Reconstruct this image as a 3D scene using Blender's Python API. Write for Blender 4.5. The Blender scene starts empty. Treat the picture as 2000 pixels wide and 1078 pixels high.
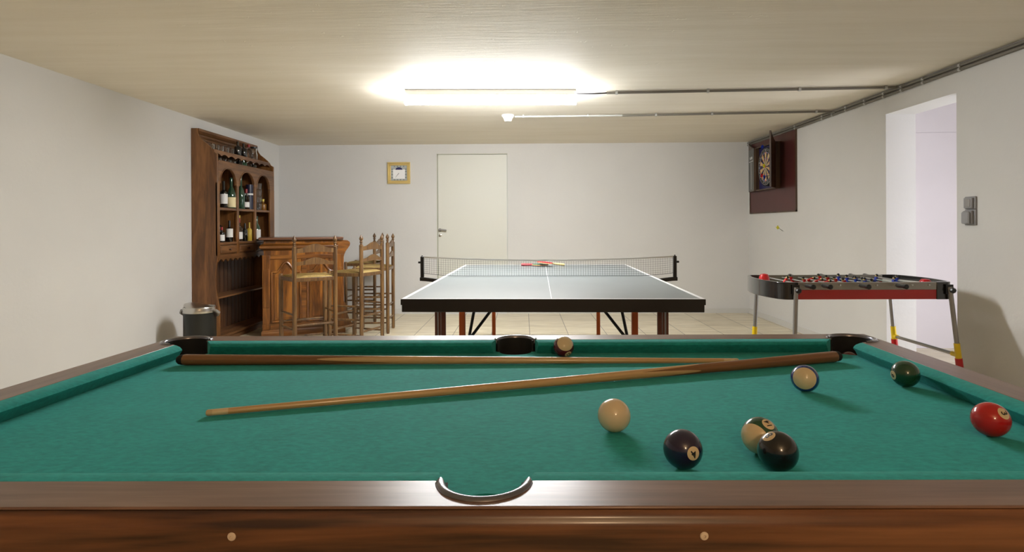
import bpy, bmesh, math, random
from mathutils import Vector, Matrix
random.seed(7)
S = bpy.context.scene
C = S.collection
PI = math.pi

# ------------------------------------------------------------------ camera
CAM_H = 1.1264
def cam_axes(yaw, pitch, roll):
    cy, sy, cp, sp = math.cos(yaw), math.sin(yaw), math.cos(pitch), math.sin(pitch)
    f = Vector((-sy*cp, cy*cp, sp)); r = Vector((cy, sy, 0)); u = r.cross(f)
    cr, sr = math.cos(roll), math.sin(roll)
    return (r*cr + u*sr, -r*sr + u*cr, f)
cd = bpy.data.cameras.new('camera'); cam = bpy.data.objects.new('camera', cd); C.objects.link(cam)
r_, u_, f_ = cam_axes(0.0182, -0.0012, -0.0049)
cam.matrix_world = Matrix(((r_.x, u_.x, -f_.x, 0), (r_.y, u_.y, -f_.y, 0), (r_.z, u_.z, -f_.z, CAM_H), (0, 0, 0, 1)))
cd.sensor_width = 36; cd.sensor_fit = 'HORIZONTAL'; cd.lens = 36*1193.13/2000
cd.shift_y = -(539-443.25)/2000
cd.clip_start = 0.02; cd.clip_end = 100
S.camera = cam

# ------------------------------------------------------------------ colour management, world, lights
S.view_settings.view_transform = 'Standard'; S.view_settings.look = 'None'
S.view_settings.gamma = 1; S.view_settings.use_curve_mapping = False
S.view_settings.exposure = 1.0
w = bpy.data.worlds.new('sky'); S.world = w; w.use_nodes = True
bg = w.node_tree.nodes['Background']; bg.inputs[0].default_value = (.62, .74, 1, 1); bg.inputs[1].default_value = 1.0
def light(name, kind, loc, energy, col, rot=(0, 0, 0), size=None, size_y=None, radius=None):
    d = bpy.data.lights.new(name, kind); d.energy = energy; d.color = col
    if size: d.size = size
    if size_y: d.shape = 'RECTANGLE'; d.size_y = size_y
    if radius: d.shadow_soft_size = radius
    o = bpy.data.objects.new(name, d); o.location = loc; o.rotation_euler = rot; C.objects.link(o); return o
LAMP = 88.0            # radiance of the tube's diffuser
light('corridor_daylight', 'AREA', (4.72, 3.7, .82), 23, (.92, .94, 1), (0, PI/2, 0), 1.3, .88)
light('rear_lamp', 'POINT', (0.35, -1.1, 1.75), 18, (1, .68, .40), radius=.06)

# ------------------------------------------------------------------ material helpers
def nodes(name):
    m = bpy.data.materials.new(name); m.use_nodes = True
    t = m.node_tree; return m, t, t.nodes, t.links, t.nodes['Principled BSDF']
def c4(c): return (c[0], c[1], c[2], 1)
def plain(name, col, rough=.5, metal=0, coat=0, noise=0, nscale=20, bump=0, bscale=60, spec=.5, sheen=0, trans=0, stretch=(1, 1, 1)):
    m, t, n, l, p = nodes(name)
    p.inputs['Base Color'].default_value = c4(col); p.inputs['Roughness'].default_value = rough
    p.inputs['Metallic'].default_value = metal; p.inputs['Coat Weight'].default_value = coat
    p.inputs['Coat Roughness'].default_value = .08
    p.inputs['Specular IOR Level'].default_value = spec
    p.inputs['Transmission Weight'].default_value = trans
    if sheen: p.inputs['Sheen Weight'].default_value = sheen; p.inputs['Sheen Roughness'].default_value = .5
    tc = n.new('ShaderNodeTexCoord'); mp = n.new('ShaderNodeMapping'); mp.inputs['Scale'].default_value = stretch
    l.new(tc.outputs['Object'], mp.inputs[0])
    if noise:
        nt = n.new('ShaderNodeTexNoise'); nt.inputs['Scale'].default_value = nscale; nt.inputs['Detail'].default_value = 6
        l.new(mp.outputs[0], nt.inputs['Vector'])
        r = n.new('ShaderNodeValToRGB'); r.color_ramp.elements[0].position = .3; r.color_ramp.elements[1].position = .7
        r.color_ramp.elements[0].color = c4([x*(1-noise) for x in col]); r.color_ramp.elements[1].color = c4([min(1, x*(1+noise)) for x in col])
        l.new(nt.outputs[0], r.inputs[0]); l.new(r.outputs[0], p.inputs['Base Color'])
    if bump:
        nb = n.new('ShaderNodeTexNoise'); nb.inputs['Scale'].default_value = bscale; nb.inputs['Detail'].default_value = 8
        l.new(mp.outputs[0], nb.inputs['Vector'])
        b = n.new('ShaderNodeBump'); b.inputs['Strength'].default_value = bump; b.inputs['Distance'].default_value = .01
        l.new(nb.outputs[0], b.inputs['Height']); l.new(b.outputs[0], p.inputs['Normal'])
    return m
def wood(name, dark, mid, light_, axis='x', rough=.35, scale=1.0, coat=.2, contrast=1.0, along=.06, bump=.05):
    m, t, n, l, p = nodes(name)
    tc = n.new('ShaderNodeTexCoord'); mp = n.new('ShaderNodeMapping')
    s = [9*scale]*3; s['xyz'.index(axis)] = 9*scale*along
    mp.inputs['Scale'].default_value = s; l.new(tc.outputs['Object'], mp.inputs[0])
    a = n.new('ShaderNodeTexNoise'); a.inputs['Scale'].default_value = 1.3; a.inputs['Detail'].default_value = 8; a.inputs['Distortion'].default_value = 1.2
    b = n.new('ShaderNodeTexNoise'); b.inputs['Scale'].default_value = 9; b.inputs['Detail'].default_value = 5
    l.new(mp.outputs[0], a.inputs['Vector']); l.new(mp.outputs[0], b.inputs['Vector'])
    mx = n.new('ShaderNodeMath'); mx.operation = 'MULTIPLY_ADD'; l.new(b.outputs[0], mx.inputs[0]); mx.inputs[1].default_value = .35; l.new(a.outputs[0], mx.inputs[2])
    r = n.new('ShaderNodeValToRGB'); e = r.color_ramp.elements
    e[0].position = .67-.17*contrast; e[0].color = c4(dark); e[1].position = .67+.17*contrast; e[1].color = c4(light_)
    k = e.new(.67); k.color = c4(mid)
    l.new(mx.outputs[0], r.inputs[0]); l.new(r.outputs[0], p.inputs['Base Color'])
    p.inputs['Roughness'].default_value = rough; p.inputs['Coat Weight'].default_value = coat; p.inputs['Coat Roughness'].default_value = .15
    if bump:
        bm = n.new('ShaderNodeBump'); bm.inputs['Strength'].default_value = bump; bm.inputs['Distance'].default_value = .005
        l.new(mx.outputs[0], bm.inputs['Height']); l.new(bm.outputs[0], p.inputs['Normal'])
    return m
def glass(name, col, rough=.02):
    m, t, n, l, p = nodes(name)
    p.inputs['Base Color'].default_value = c4(col); p.inputs['Roughness'].default_value = rough
    p.inputs['Transmission Weight'].default_value = 1; p.inputs['IOR'].default_value = 1.45
    return m
def emit(name, col, s):
    m, t, n, l, p = nodes(name)
    p.inputs['Base Color'].default_value = (.9, .9, .9, 1)
    p.inputs['Emission Color'].default_value = c4(col); p.inputs['Emission Strength'].default_value = s
    return m

# ------------------------------------------------------------------ geometry helpers
class G:
    def __init__(s): s.b = bmesh.new(); s.mi = 0
    def faces(s, vs, fs):
        bv = [s.b.verts.new(v) for v in vs]
        for f in fs:
            try:
                q = s.b.faces.new([bv[i] for i in f]); q.material_index = s.mi
            except ValueError: pass
        return bv
    def box(s, a, b):
        x0, y0, z0 = a; x1, y1, z1 = b
        if x0 > x1: x0, x1 = x1, x0
        if y0 > y1: y0, y1 = y1, y0
        if z0 > z1: z0, z1 = z1, z0
        s.faces([(x0,y0,z0),(x1,y0,z0),(x1,y1,z0),(x0,y1,z0),(x0,y0,z1),(x1,y0,z1),(x1,y1,z1),(x0,y1,z1)],
                [(3,2,1,0),(4,5,6,7),(0,1,5,4),(1,2,6,5),(2,3,7,6),(3,0,4,7)]); return s
    def ring_tube(s, rings, closed_loop=False, caps=True):
        n = len(rings[0]); vs = [p for r in rings for p in r]; fs = []
        m = len(rings)
        for i in range(m if closed_loop else m-1):
            j = (i+1) % m
            for k in range(n):
                fs.append((i*n+k, i*n+(k+1) % n, j*n+(k+1) % n, j*n+k))
        if caps and not closed_loop:
            fs.append(tuple(range(n))[::-1]); fs.append(tuple((m-1)*n+k for k in range(n)))
        s.faces(vs, fs); return s
    def cyl(s, p0, p1, r0, r1=None, seg=16):
        return s.rod([p0, p1], [r0, r0 if r1 is None else r1], seg)
    def rod(s, pts, radii, seg=12):
        pts = [Vector(p) for p in pts]
        if not isinstance(radii, (list, tuple)): radii = [radii]*len(pts)
        d0 = (pts[1]-pts[0]).normalized()
        a = Vector((0, 0, 1)) if abs(d0.z) < .9 else Vector((1, 0, 0))
        u = d0.cross(a).normalized(); rings = []
        for i, p in enumerate(pts):
            d = (pts[min(i+1, len(pts)-1)]-pts[max(i-1, 0)])
            d = d.normalized() if d.length > 1e-9 else d0
            u = (u-d*u.dot(d)).normalized(); v = d.cross(u)
            rings.append([p+(u*math.cos(2*PI*k/seg)+v*math.sin(2*PI*k/seg))*radii[i] for k in range(seg)])
        return s.ring_tube(rings)
    def lathe(s, c, prof, seg=24, axis=None):
        M = Matrix.Translation(Vector(c))
        if axis is not None: M = M @ Vector((0, 0, 1)).rotation_difference(Vector(axis)).to_matrix().to_4x4()
        rings = [[M @ Vector((max(r, 1e-4)*math.cos(2*PI*k/seg), max(r, 1e-4)*math.sin(2*PI*k/seg), z)) for k in range(seg)] for r, z in prof]
        return s.ring_tube(rings)
    def prism(s, poly, h0, h1, plane='xy'):
        f = {'xy': lambda a, b, h: (a, b, h), 'xz': lambda a, b, h: (a, h, b), 'yz': lambda a, b, h: (h, a, b)}[plane]
        n = len(poly)
        s.faces([f(a, b, h0) for a, b in poly]+[f(a, b, h1) for a, b in poly],
                [tuple(range(n))[::-1], tuple(range(n, 2*n))]+[(i, (i+1) % n, n+(i+1) % n, n+i) for i in range(n)])
        return s
    def sweep(s, prof, path, closed=False):
        """prof: list of (offset outwards, z); path: list of (x,y) walked with the outside on the right."""
        P = [Vector(p) for p in path]; rings = []; n = len(P)
        for i, p in enumerate(P):
            a = (P[i]-P[i-1]).normalized() if (i > 0 or closed) else None
            b = (P[(i+1) % n]-P[i]).normalized() if (i < n-1 or closed) else None
            a = a or b; b = b or a
            na, nb = Vector((a.y, -a.x)), Vector((b.y, -b.x)); m = (na+nb).normalized(); k = 1/max(.3, m.dot(na))
            rings.append([(p.x+m.x*o*k, p.y+m.y*o*k, z) for o, z in prof])
        return s.ring_tube(rings, closed_loop=closed)
    def sphere(s, c, r, seg=32, rings=16, sc=(1, 1, 1)):
        prof = []
        rr = []
        for i in range(rings+1):
            t = -PI/2+PI*i/rings
            rr.append([(c[0]+sc[0]*max(r*math.cos(t), 1e-5)*math.cos(2*PI*k/seg), c[1]+sc[1]*max(r*math.cos(t), 1e-5)*math.sin(2*PI*k/seg), c[2]+sc[2]*r*math.sin(t)) for k in range(seg)])
        return s.ring_tube(rr)
    def map(s, fn):
        for v in s.b.verts: v.co = fn(v.co.copy())
        return s
    def xf(s, M):
        s.b.transform(M); return s

def obj(name, g, mats, parent=None, bevel=0, angle=35, off=None, smooth=True):
    if not isinstance(mats, (list, tuple)): mats = [mats]
    bmesh.ops.recalc_face_normals(g.b, faces=g.b.faces)
    if off is not None: bmesh.ops.translate(g.b, verts=g.b.verts, vec=-Vector(off))
    me = bpy.data.meshes.new(name); g.b.to_mesh(me); g.b.free()
    for m in mats: me.materials.append(m)
    if smooth:
        for p in me.polygons: p.use_smooth = True
        me.set_sharp_from_angle(angle=math.radians(angle))
    o = bpy.data.objects.new(name, me); C.objects.link(o)
    if parent is not None: o.parent = parent
    if bevel:
        b = o.modifiers.new('bevel', 'BEVEL'); b.width = bevel; b.segments = 2; b.limit_method = 'ANGLE'; b.angle_limit = math.radians(40)
        b.harden_normals = False
    return o
def tag(o, label=None, cat=None, group=None, kind=None):
    if label: o['label'] = label
    if cat: o['category'] = cat
    if group: o['group'] = group
    if kind: o['kind'] = kind
    return o
def empty(name, loc, label, cat, group=None, rz=0):
    o = bpy.data.objects.new(name, None); o.location = loc; o.rotation_euler = (0, 0, rz); o.empty_display_size = .1
    C.objects.link(o); return tag(o, label, cat, group)
def struct(name, g, mats, parent=None, **k):
    o = obj(name, g, mats, parent, **k)
    if parent is None: o['kind'] = 'structure'
    return o
def copy_tree(o, parent=None, label=None):
    c = o.copy(); C.objects.link(c); c.parent = parent
    if label: c['label'] = label
    for ch in [x for x in C.objects if x.parent == o]: copy_tree(ch, c)
    return c

# ------------------------------------------------------------------ materials
M = {}
M['wall'] = plain('white_wall_paint', (.67, .662, .642), .75, noise=.025, nscale=1.6, bump=.12, bscale=35)
M['door'] = plain('ivory_door_paint', (.68, .68, .615), .45)
M['base'] = plain('pale_skirting', (.62, .61, .58), .5)
M['pink'] = plain('pale_pink_paint', (.66, .615, .63), .7, noise=.03, nscale=2)
def ceiling_mat():
    m, t, n, l, p = nodes('painted_concrete_ceiling')
    tc = n.new('ShaderNodeTexCoord'); mp = n.new('ShaderNodeMapping'); mp.inputs['Scale'].default_value = (.35, 3.2, 1)
    l.new(tc.outputs['Object'], mp.inputs[0])
    a = n.new('ShaderNodeTexNoise'); a.inputs['Scale'].default_value = 3; a.inputs['Detail'].default_value = 7; l.new(mp.outputs[0], a.inputs['Vector'])
    r = n.new('ShaderNodeValToRGB'); r.color_ramp.elements[0].position = .3; r.color_ramp.elements[1].position = .72
    r.color_ramp.elements[0].color = (.80, .735, .61, 1); r.color_ramp.elements[1].color = (.86, .80, .685, 1)
    l.new(a.outputs[0], r.inputs[0]); l.new(r.outputs[0], p.inputs['Base Color'])
    p.inputs['Roughness'].default_value = .7
    b = n.new('ShaderNodeTexNoise'); b.inputs['Scale'].default_value = 14; b.inputs['Detail'].default_value = 9; l.new(mp.outputs[0], b.inputs['Vector'])
    v = n.new('ShaderNodeTexNoise'); v.inputs['Scale'].default_value = 9; v.inputs['Detail'].default_value = 3; v.inputs['Distortion'].default_value = 2; l.new(tc.outputs['Object'], v.inputs['Vector'])
    rr = n.new('ShaderNodeValToRGB'); rr.color_ramp.elements[0].position = .70; rr.color_ramp.elements[1].position = .73; l.new(v.outputs[0], rr.inputs[0])
    ad = n.new('ShaderNodeMath'); ad.operation = 'ADD'; l.new(b.outputs[0], ad.inputs[0]); l.new(rr.outputs[0], ad.inputs[1])
    bm = n.new('ShaderNodeBump'); bm.inputs['Strength'].default_value = .35; bm.inputs['Distance'].default_value = .004
    l.new(ad.outputs[0], bm.inputs['Height']); l.new(bm.outputs[0], p.inputs['Normal'])
    return m
M['ceiling'] = ceiling_mat()
def floor_mat():
    m, t, n, l, p = nodes('beige_floor_tiles')
    tc = n.new('ShaderNodeTexCoord'); mp = n.new('ShaderNodeMapping'); mp.inputs['Location'].default_value = (-.064, -.09, 0)
    l.new(tc.outputs['Object'], mp.inputs[0])
    br = n.new('ShaderNodeTexBrick'); br.offset = 0; br.squash = 1
    for k, v in (('Scale', 1), ('Mortar Size', .0035), ('Mortar Smooth', .1), ('Bias', 0), ('Brick Width', .4), ('Row Height', .4)): br.inputs[k].default_value = v
    br.inputs['Color1'].default_value = (.72, .64, .47, 1); br.inputs['Color2'].default_value = (.80, .72, .55, 1); br.inputs['Mortar'].default_value = (.16, .13, .09, 1)
    l.new(mp.outputs[0], br.inputs['Vector'])
    m2 = n.new('ShaderNodeMapping'); m2.inputs['Scale'].default_value = (1.2, 5, 1); l.new(tc.outputs['Object'], m2.inputs[0])
    a = n.new('ShaderNodeTexNoise'); a.inputs['Scale'].default_value = 3; a.inputs['Detail'].default_value = 8; l.new(m2.outputs[0], a.inputs['Vector'])
    r = n.new('ShaderNodeValToRGB'); r.color_ramp.elements[0].position = .3; r.color_ramp.elements[1].position = .7
    r.color_ramp.elements[0].color = (.74, .70, .62, 1); r.color_ramp.elements[1].color = (1, 1, 1, 1); l.new(a.outputs[0], r.inputs[0])
    x = n.new('ShaderNodeMix'); x.data_type = 'RGBA'; x.blend_type = 'MULTIPLY'; x.inputs[0].default_value = 1
    l.new(br.outputs[0], x.inputs[6]); l.new(r.outputs[0], x.inputs[7]); l.new(x.outputs[2], p.inputs['Base Color'])
    p.inputs['Roughness'].default_value = .32
    bm = n.new('ShaderNodeBump'); bm.inputs['Strength'].default_value = .4; bm.inputs['Distance'].default_value = .002; bm.invert = True
    l.new(br.outputs['Fac'], bm.inputs['Height']); l.new(bm.outputs[0], p.inputs['Normal'])
    return m
M['floor'] = floor_mat()
def cloth_mat():
    m, t, n, l, p = nodes('teal_table_cloth')
    tc = n.new('ShaderNodeTexCoord')
    mp = n.new('ShaderNodeMapping'); mp.inputs['Scale'].default_value = (.55, 1, 1); l.new(tc.outputs['Object'], mp.inputs[0])
    a = n.new('ShaderNodeTexNoise'); a.inputs['Scale'].default_value = 110; a.inputs['Detail'].default_value = 6; a.inputs['Roughness'].default_value = .65; l.new(mp.outputs[0], a.inputs['Vector'])
    b = n.new('ShaderNodeTexNoise'); b.inputs['Scale'].default_value = 9; b.inputs['Detail'].default_value = 4; l.new(tc.outputs['Object'], b.inputs['Vector'])
    ad = n.new('ShaderNodeMath'); ad.operation = 'MULTIPLY_ADD'; l.new(b.outputs[0], ad.inputs[0]); ad.inputs[1].default_value = .35; l.new(a.outputs[0], ad.inputs[2])
    r = n.new('ShaderNodeValToRGB'); r.color_ramp.elements[0].position = .45; r.color_ramp.elements[1].position = .9
    r.color_ramp.elements[0].color = (.008, .205, .190, 1); r.color_ramp.elements[1].color = (.016, .34, .325, 1)
    l.new(ad.outputs[0], r.inputs[0]); l.new(r.outputs[0], p.inputs['Base Color'])
    p.inputs['Roughness'].default_value = .9; p.inputs['Specular IOR Level'].default_value = .25
    p.inputs['Sheen Weight'].default_value = .25; p.inputs['Sheen Roughness'].default_value = .45; p.inputs['Sheen Tint'].default_value = (.25, .95, .9, 1)
    bm = n.new('ShaderNodeBump'); bm.inputs['Strength'].default_value = .35; bm.inputs['Distance'].default_value = .0012
    l.new(a.outputs[0], bm.inputs['Height']); l.new(bm.outputs[0], p.inputs['Normal'])
    return m
M['cloth'] = cloth_mat()
WD, WM, WL = (.040, .015, .006), (.150, .058, .022), (.25, .105, .042)
M['walnut_x'] = wood('walnut_laminate_x', WD, WM, WL, 'x', .34, 1.2, .25, contrast=.9, bump=.02)
M['walnut_y'] = wood('walnut_laminate_y', WD, WM, WL, 'y', .34, 1.2, .25, contrast=.9, bump=.02)
TD, TM, TL = (.135, .076, .056), (.185, .106, .078), (.235, .140, .104)
M['railtop_x'] = wood('rail_top_laminate_x', TD, TM, TL, 'x', .33, 2, .15, bump=.02)
M['railtop_y'] = wood('rail_top_laminate_y', TD, TM, TL, 'y', .33, 2, .15, bump=.02)
M['cab_z'] = wood('carved_oak_upright', (.095, .036, .009), (.17, .068, .017), (.24, .102, .029), 'z', .42, 1.0, .15, along=.12)
M['cab_y'] = wood('carved_oak_level', (.095, .040, .014), (.165, .072, .026), (.235, .108, .042), 'y', .42, 1.0, .15, along=.12)
M['cab_back'] = wood('oak_matchboard', (.045, .018, .008), (.085, .034, .013), (.13, .055, .022), 'z', .5, 1.2, .1)
M['bar_z'] = wood('bar_oak_upright', (.075, .022, .0035), (.20, .067, .009), (.34, .128, .019), 'z', .3, 1.0, .35, along=.1)
M['bar_x'] = wood('bar_oak_level', (.075, .023, .004), (.18, .062, .010), (.30, .112, .018), 'x', .3, 1.0, .35, along=.1)
M['bar_top'] = wood('bar_top_oak', (.085, .034, .018), (.14, .060, .032), (.20, .09, .05), 'x', .3, 1.0, .3)
M['stool'] = wood('stool_oak', (.055, .024, .007), (.11, .052, .015), (.18, .095, .030), 'z', .4, 2.0, .2, along=.1)
def rush_mat():
    m, t, n, l, p = nodes('woven_rush')
    tc = n.new('ShaderNodeTexCoord')
    wv = n.new('ShaderNodeTexWave'); wv.inputs['Scale'].default_value = 32; wv.inputs['Distortion'].default_value = 2.5; wv.inputs['Detail'].default_value = 3
    l.new(tc.outputs['Object'], wv.inputs['Vector'])
    r = n.new('ShaderNodeValToRGB'); r.color_ramp.elements[0].color = (.36, .24, .07, 1); r.color_ramp.elements[1].color = (.75, .57, .24, 1)
    l.new(wv.outputs[0], r.inputs[0]); l.new(r.outputs[0], p.inputs['Base Color']); p.inputs['Roughness'].default_value = .7
    b = n.new('ShaderNodeBump'); b.inputs['Strength'].default_value = .6; b.inputs['Distance'].default_value = .004
    l.new(wv.outputs[0], b.inputs['Height']); l.new(b.outputs[0], p.inputs['Normal'])
    return m
M['rush'] = rush_mat()
M['black'] = plain('black_plastic', (.012, .012, .013), .32)
M['blackmatt'] = plain('matt_black', (.008, .008, .009), .8)
M['blackgloss'] = plain('gloss_black', (.02, .02, .02), .12, coat=.5)
M['trim'] = plain('gloss_black_pocket_trim', (.20, .195, .23), .22, metal=.85, coat=.3)
M['steel'] = plain('brushed_steel', (.62, .60, .56), .25, metal=1)
M['steel_dull'] = plain('dull_grey_metal', (.33, .32, .31), .4, metal=.6)
M['alu'] = plain('grey_aluminium_panel', (.30, .28, .255), .38, metal=.35)
M['red'] = plain('red_panel', (.42, .018, .014), .35)
M['redp'] = plain('bright_red_plastic', (.55, .01, .015), .3)
M['yellow'] = plain('yellow_plastic', (.85, .60, .01), .35)
M['whitep'] = plain('white_plastic', (.75, .74, .70), .4)
M['grey'] = plain('grey_plastic', (.30, .30, .31), .4)
M['conduit'] = plain('grey_conduit', (.16, .145, .12), .5)
M['conduit_w'] = plain('white_painted_conduit', (.42, .42, .40), .5)
M['orange'] = plain('orange_powder_coat', (.50, .095, .012), .4)
M['shadeleg'] = plain('shaded_orange_coat', (.13, .035, .018), .4)  # orange coat darkened in its colour, as shade on the near legs
M['ttop'] = plain('slate_grey_table_top', (.150, .172, .178), .36, spec=.8, noise=.05, nscale=3)
M['tline'] = plain('white_line_paint', (.8, .8, .8), .35)
M['net'] = plain('dark_net_cord', (.03, .03, .03), .8)
M['netband'] = plain('white_net_tape', (.75, .75, .73), .7)
M['gold'] = plain('gold_frame', (.78, .60, .24), .3, metal=.55)
M['dial'] = plain('pale_dial', (.42, .45, .44), .4)
M['dialw'] = plain('white_dial', (.9, .9, .9), .4)
M['navy'] = plain('navy_print', (.015, .015, .10), .4)
M['ink'] = plain('black_print', (.01, .01, .01), .5)
M['maroon'] = plain('maroon_board', (.085, .022, .020), .4, noise=.08, nscale=6)
M['dkwood'] = wood('dark_cabinet_wood', (.035, .017, .008), (.062, .031, .014), (.095, .050, .022), 'z', .4, 1.2, .15)
M['greydoor'] = plain('grey_chalk_panel', (.13, .13, .125), .5)
M['blue'] = plain('blue_plastic', (.015, .04, .35), .35)
M['cream'] = plain('cream_segment', (.66, .50, .22), .7)
M['ivory'] = plain('ivory_resin', (.72, .56, .34), .1, coat=.6)
M['wire'] = plain('silver_wire', (.6, .6, .6), .3, metal=.8)
M['diffuser'] = emit('tube_diffuser', (.985, .995, 1), LAMP)
M['label_w'] = plain('white_paper_label', (.75, .74, .72), .6)
M['label_c'] = plain('cream_paper_label', (.72, .62, .36), .6)
M['gl_dark'] = plain('dark_bottle_glass', (.006, .006, .005), .06, coat=.8)
M['gl_green'] = plain('green_bottle_glass', (.008, .045, .022), .06, coat=.8)
M['gl_clear'] = glass('clear_glass', (.93, .96, .96))
M['gl_yellow'] = plain('yellow_liqueur', (.55, .38, .05), .1, coat=.6)
M['gl_amber'] = plain('amber_liquor', (.22, .09, .01), .08, coat=.7)
M['cap_red'] = plain('red_foil', (.25, .015, .015), .35)
M['cap_gold'] = plain('gold_foil', (.55, .42, .08), .35, metal=.4)

# ------------------------------------------------------------------ the room
XL, XR, YB, ZC, YF = -3.172, 2.898, 7.89, 2.192, -3.2
TH = .235
DY0, DY1, DZ = 4.135, 4.93, 2.005      # doorway in the right wall
struct('floor', G().box((XL-.3, YF-.3, -.12), (5.8, YB+.3, 0)), M['floor'])
struct('ceiling', G().box((XL-.3, YF-.3, ZC), (XR+TH, YB+.3, ZC+.2)), M['ceiling'])
struct('wall_left', G().box((XL-.2, YF, 0), (XL, YB+.2, ZC)), M['wall'])
struct('wall_front', G().box((XL-.2, YF-.2, 0), (XR+TH, YF, ZC)), M['wall'])
DX0, DX1, DH = -1.113, -.199, 2.068
g = G(); g.box((XL, YB, 0), (DX0, YB+.2, ZC)); g.box((DX1, YB, 0), (XR, YB+.2, ZC)); g.box((DX0, YB, DH), (DX1, YB+.2, ZC))
struct('wall_back', g, M['wall'])
g = G(); g.box((XR, YF, 0), (XR+TH, DY0, ZC)); g.box((XR, DY1, 0), (XR+TH, YB+.2, ZC)); g.box((XR, DY0, DZ), (XR+TH, DY1, ZC))
struct('wall_right', g, M['wall'])
struct('baseboard_back', G().box((XL+.3, YB-.012, 0), (DX0-.0, YB, .062)).box((DX1, YB-.012, 0), (XR, YB, .062)), M['base'])
struct('baseboard_right', G().box((XR-.012, DY1, 0), (XR, YB-.012, .062)).box((XR-.012, YF, 0), (XR, DY0, .062)), M['base'])
struct('baseboard_left', G().box((XL, YF, 0), (XL+.012, 5.78, .062)), M['base'])
# corridor seen through the doorway
CY, CX = 5.62, 4.7
g = G(); g.box((XR+TH, CY, 0), (CX, CY+.1, 1.957)).box((XR+TH, CY+.004, 1.957), (CX, CY+.1, 1.963)).box((XR+TH, CY, 1.963), (CX, CY+.1, 2.5))
struct('wall_corridor_back', g, M['pink'])
struct('wall_corridor_front', G().box((XR+TH, 2.9, 0), (CX, 3.0, 2.5)), M['pink'])
g = G(); g.box((CX, 2.9, 0), (CX+.1, 3.25, 2.5)).box((CX, 4.15, 0), (CX+.1, CY+.1, 2.5)).box((CX, 3.25, 0), (CX+.1, 4.15, .15)).box((CX, 3.25, 1.5), (CX+.1, 4.15, 2.5))
struct('wall_corridor_right', g, M['pink'])
struct('wall_corridor_left', G().box((XR+TH, 2.9, ZC), (XR+TH+.01, CY, 2.5)).box((XR+.01, 2.9, ZC+.2), (XR+TH+.01, CY, 2.5)), M['wall'])
struct('ceiling_corridor', G().box((XR, 2.9, 2.5), (CX+.1, CY+.1, 2.6)), M['wall'])
# flush door on the back wall
d = struct('door_1', G().box((DX0+.012, YB+.008, .006), (DX1-.008, YB+.045, DH-.012)), M['door'], bevel=.002)
fr = G(); fr.mi = 0
fr.box((DX0, YB-.004, 0), (DX0+.009, YB+.06, DH)).box((DX1-.006, YB-.004, 0), (DX1, YB+.06, DH)).box((DX0, YB-.004, DH-.009), (DX1, YB+.06, DH))
obj('door_frame', fr, plain('greenish_door_frame', (.50, .50, .40), .5), d)
h = G(); h.cyl((-1.078, YB+.01, 1.083), (-1.078, YB-.045, 1.083), .009).rod([(-1.084, YB-.04, 1.083), (-1.04, YB-.047, 1.085), (-.985, YB-.045, 1.078)], [.011, .010, .009]).lathe((-1.078, YB+.008, 1.083), [(0, -.003), (.022, -.003), (.022, .006), (0, .006)], 20, (0, -1, 0))
obj('door_handle', h, M['steel_dull'], d)
h = G(); h.lathe((-1.074, YB+.008, 1.012), [(0, 0), (.020, 0), (.020, .007), (.016, .009), (0, .009)], 20, (0, -1, 0)); h.mi = 1; h.box((-1.077, YB-.003, 1.002), (-1.071, YB+.002, 1.02))
obj('keyhole_plate', h, [M['steel'], M['ink']], d)

# ------------------------------------------------------------------ ceiling lamp
LX, LY, LA = -.25, 4.80, math.atan2(.04, 1.35)
lamp = empty('fluorescent_lamp', (LX, LY, ZC-.105), 'long white fluorescent batten lamp glowing on the ceiling', 'ceiling light', rz=LA)
g = G(); g.box((-.668, -.060, .058), (.668, .060, .1048)); obj('housing', g, M['whitep'], lamp, bevel=.004)
prof = [(-.060, .060), (-.057, .040), (-.045, .012), (-.025, 0), (.025, 0), (.045, .012), (.057, .040), (.060, .060)]
g = G(); g.prism(prof, -.655, .655, 'yz'); obj('diffuser', g, M['diffuser'], lamp)
for s in (-1, 1):
    g = G(); g.prism([(a*1.03, b*1.0-.001 if b < .05 else b) for a, b in prof], s*.655, s*.672, 'yz')
    obj('end_cap', g, M['diffuser'], lamp)
cab = G(); cab.rod([(.425, 4.835, 2.172), (.55, 4.838, 2.170), (.67, 4.842, 2.176)], .006, 8)
tag(obj('lamp_cable', cab, M['black']), 'thin black cable from the ceiling lamp to the front conduit', 'cable')

# smoke alarm
al = empty('smoke_alarm', (-.14, 5.852, ZC-.062), 'small round white smoke alarm on the ceiling behind the lamp', 'smoke alarm')
g = G(); g.lathe((0, 0, 0), [(0, 0), (.030, 0), (.036, .006), (.044, .03), (.055, .042), (.055, .062), (0, .062)], 28)
obj('cover', g, M['whitep'], al)
g = G(); g.lathe((0, 0, 0), [(.058, .044), (.060, .046), (.060, .062), (.058, .062)], 28); obj('base_ring', g, M['whitep'], al)

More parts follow.
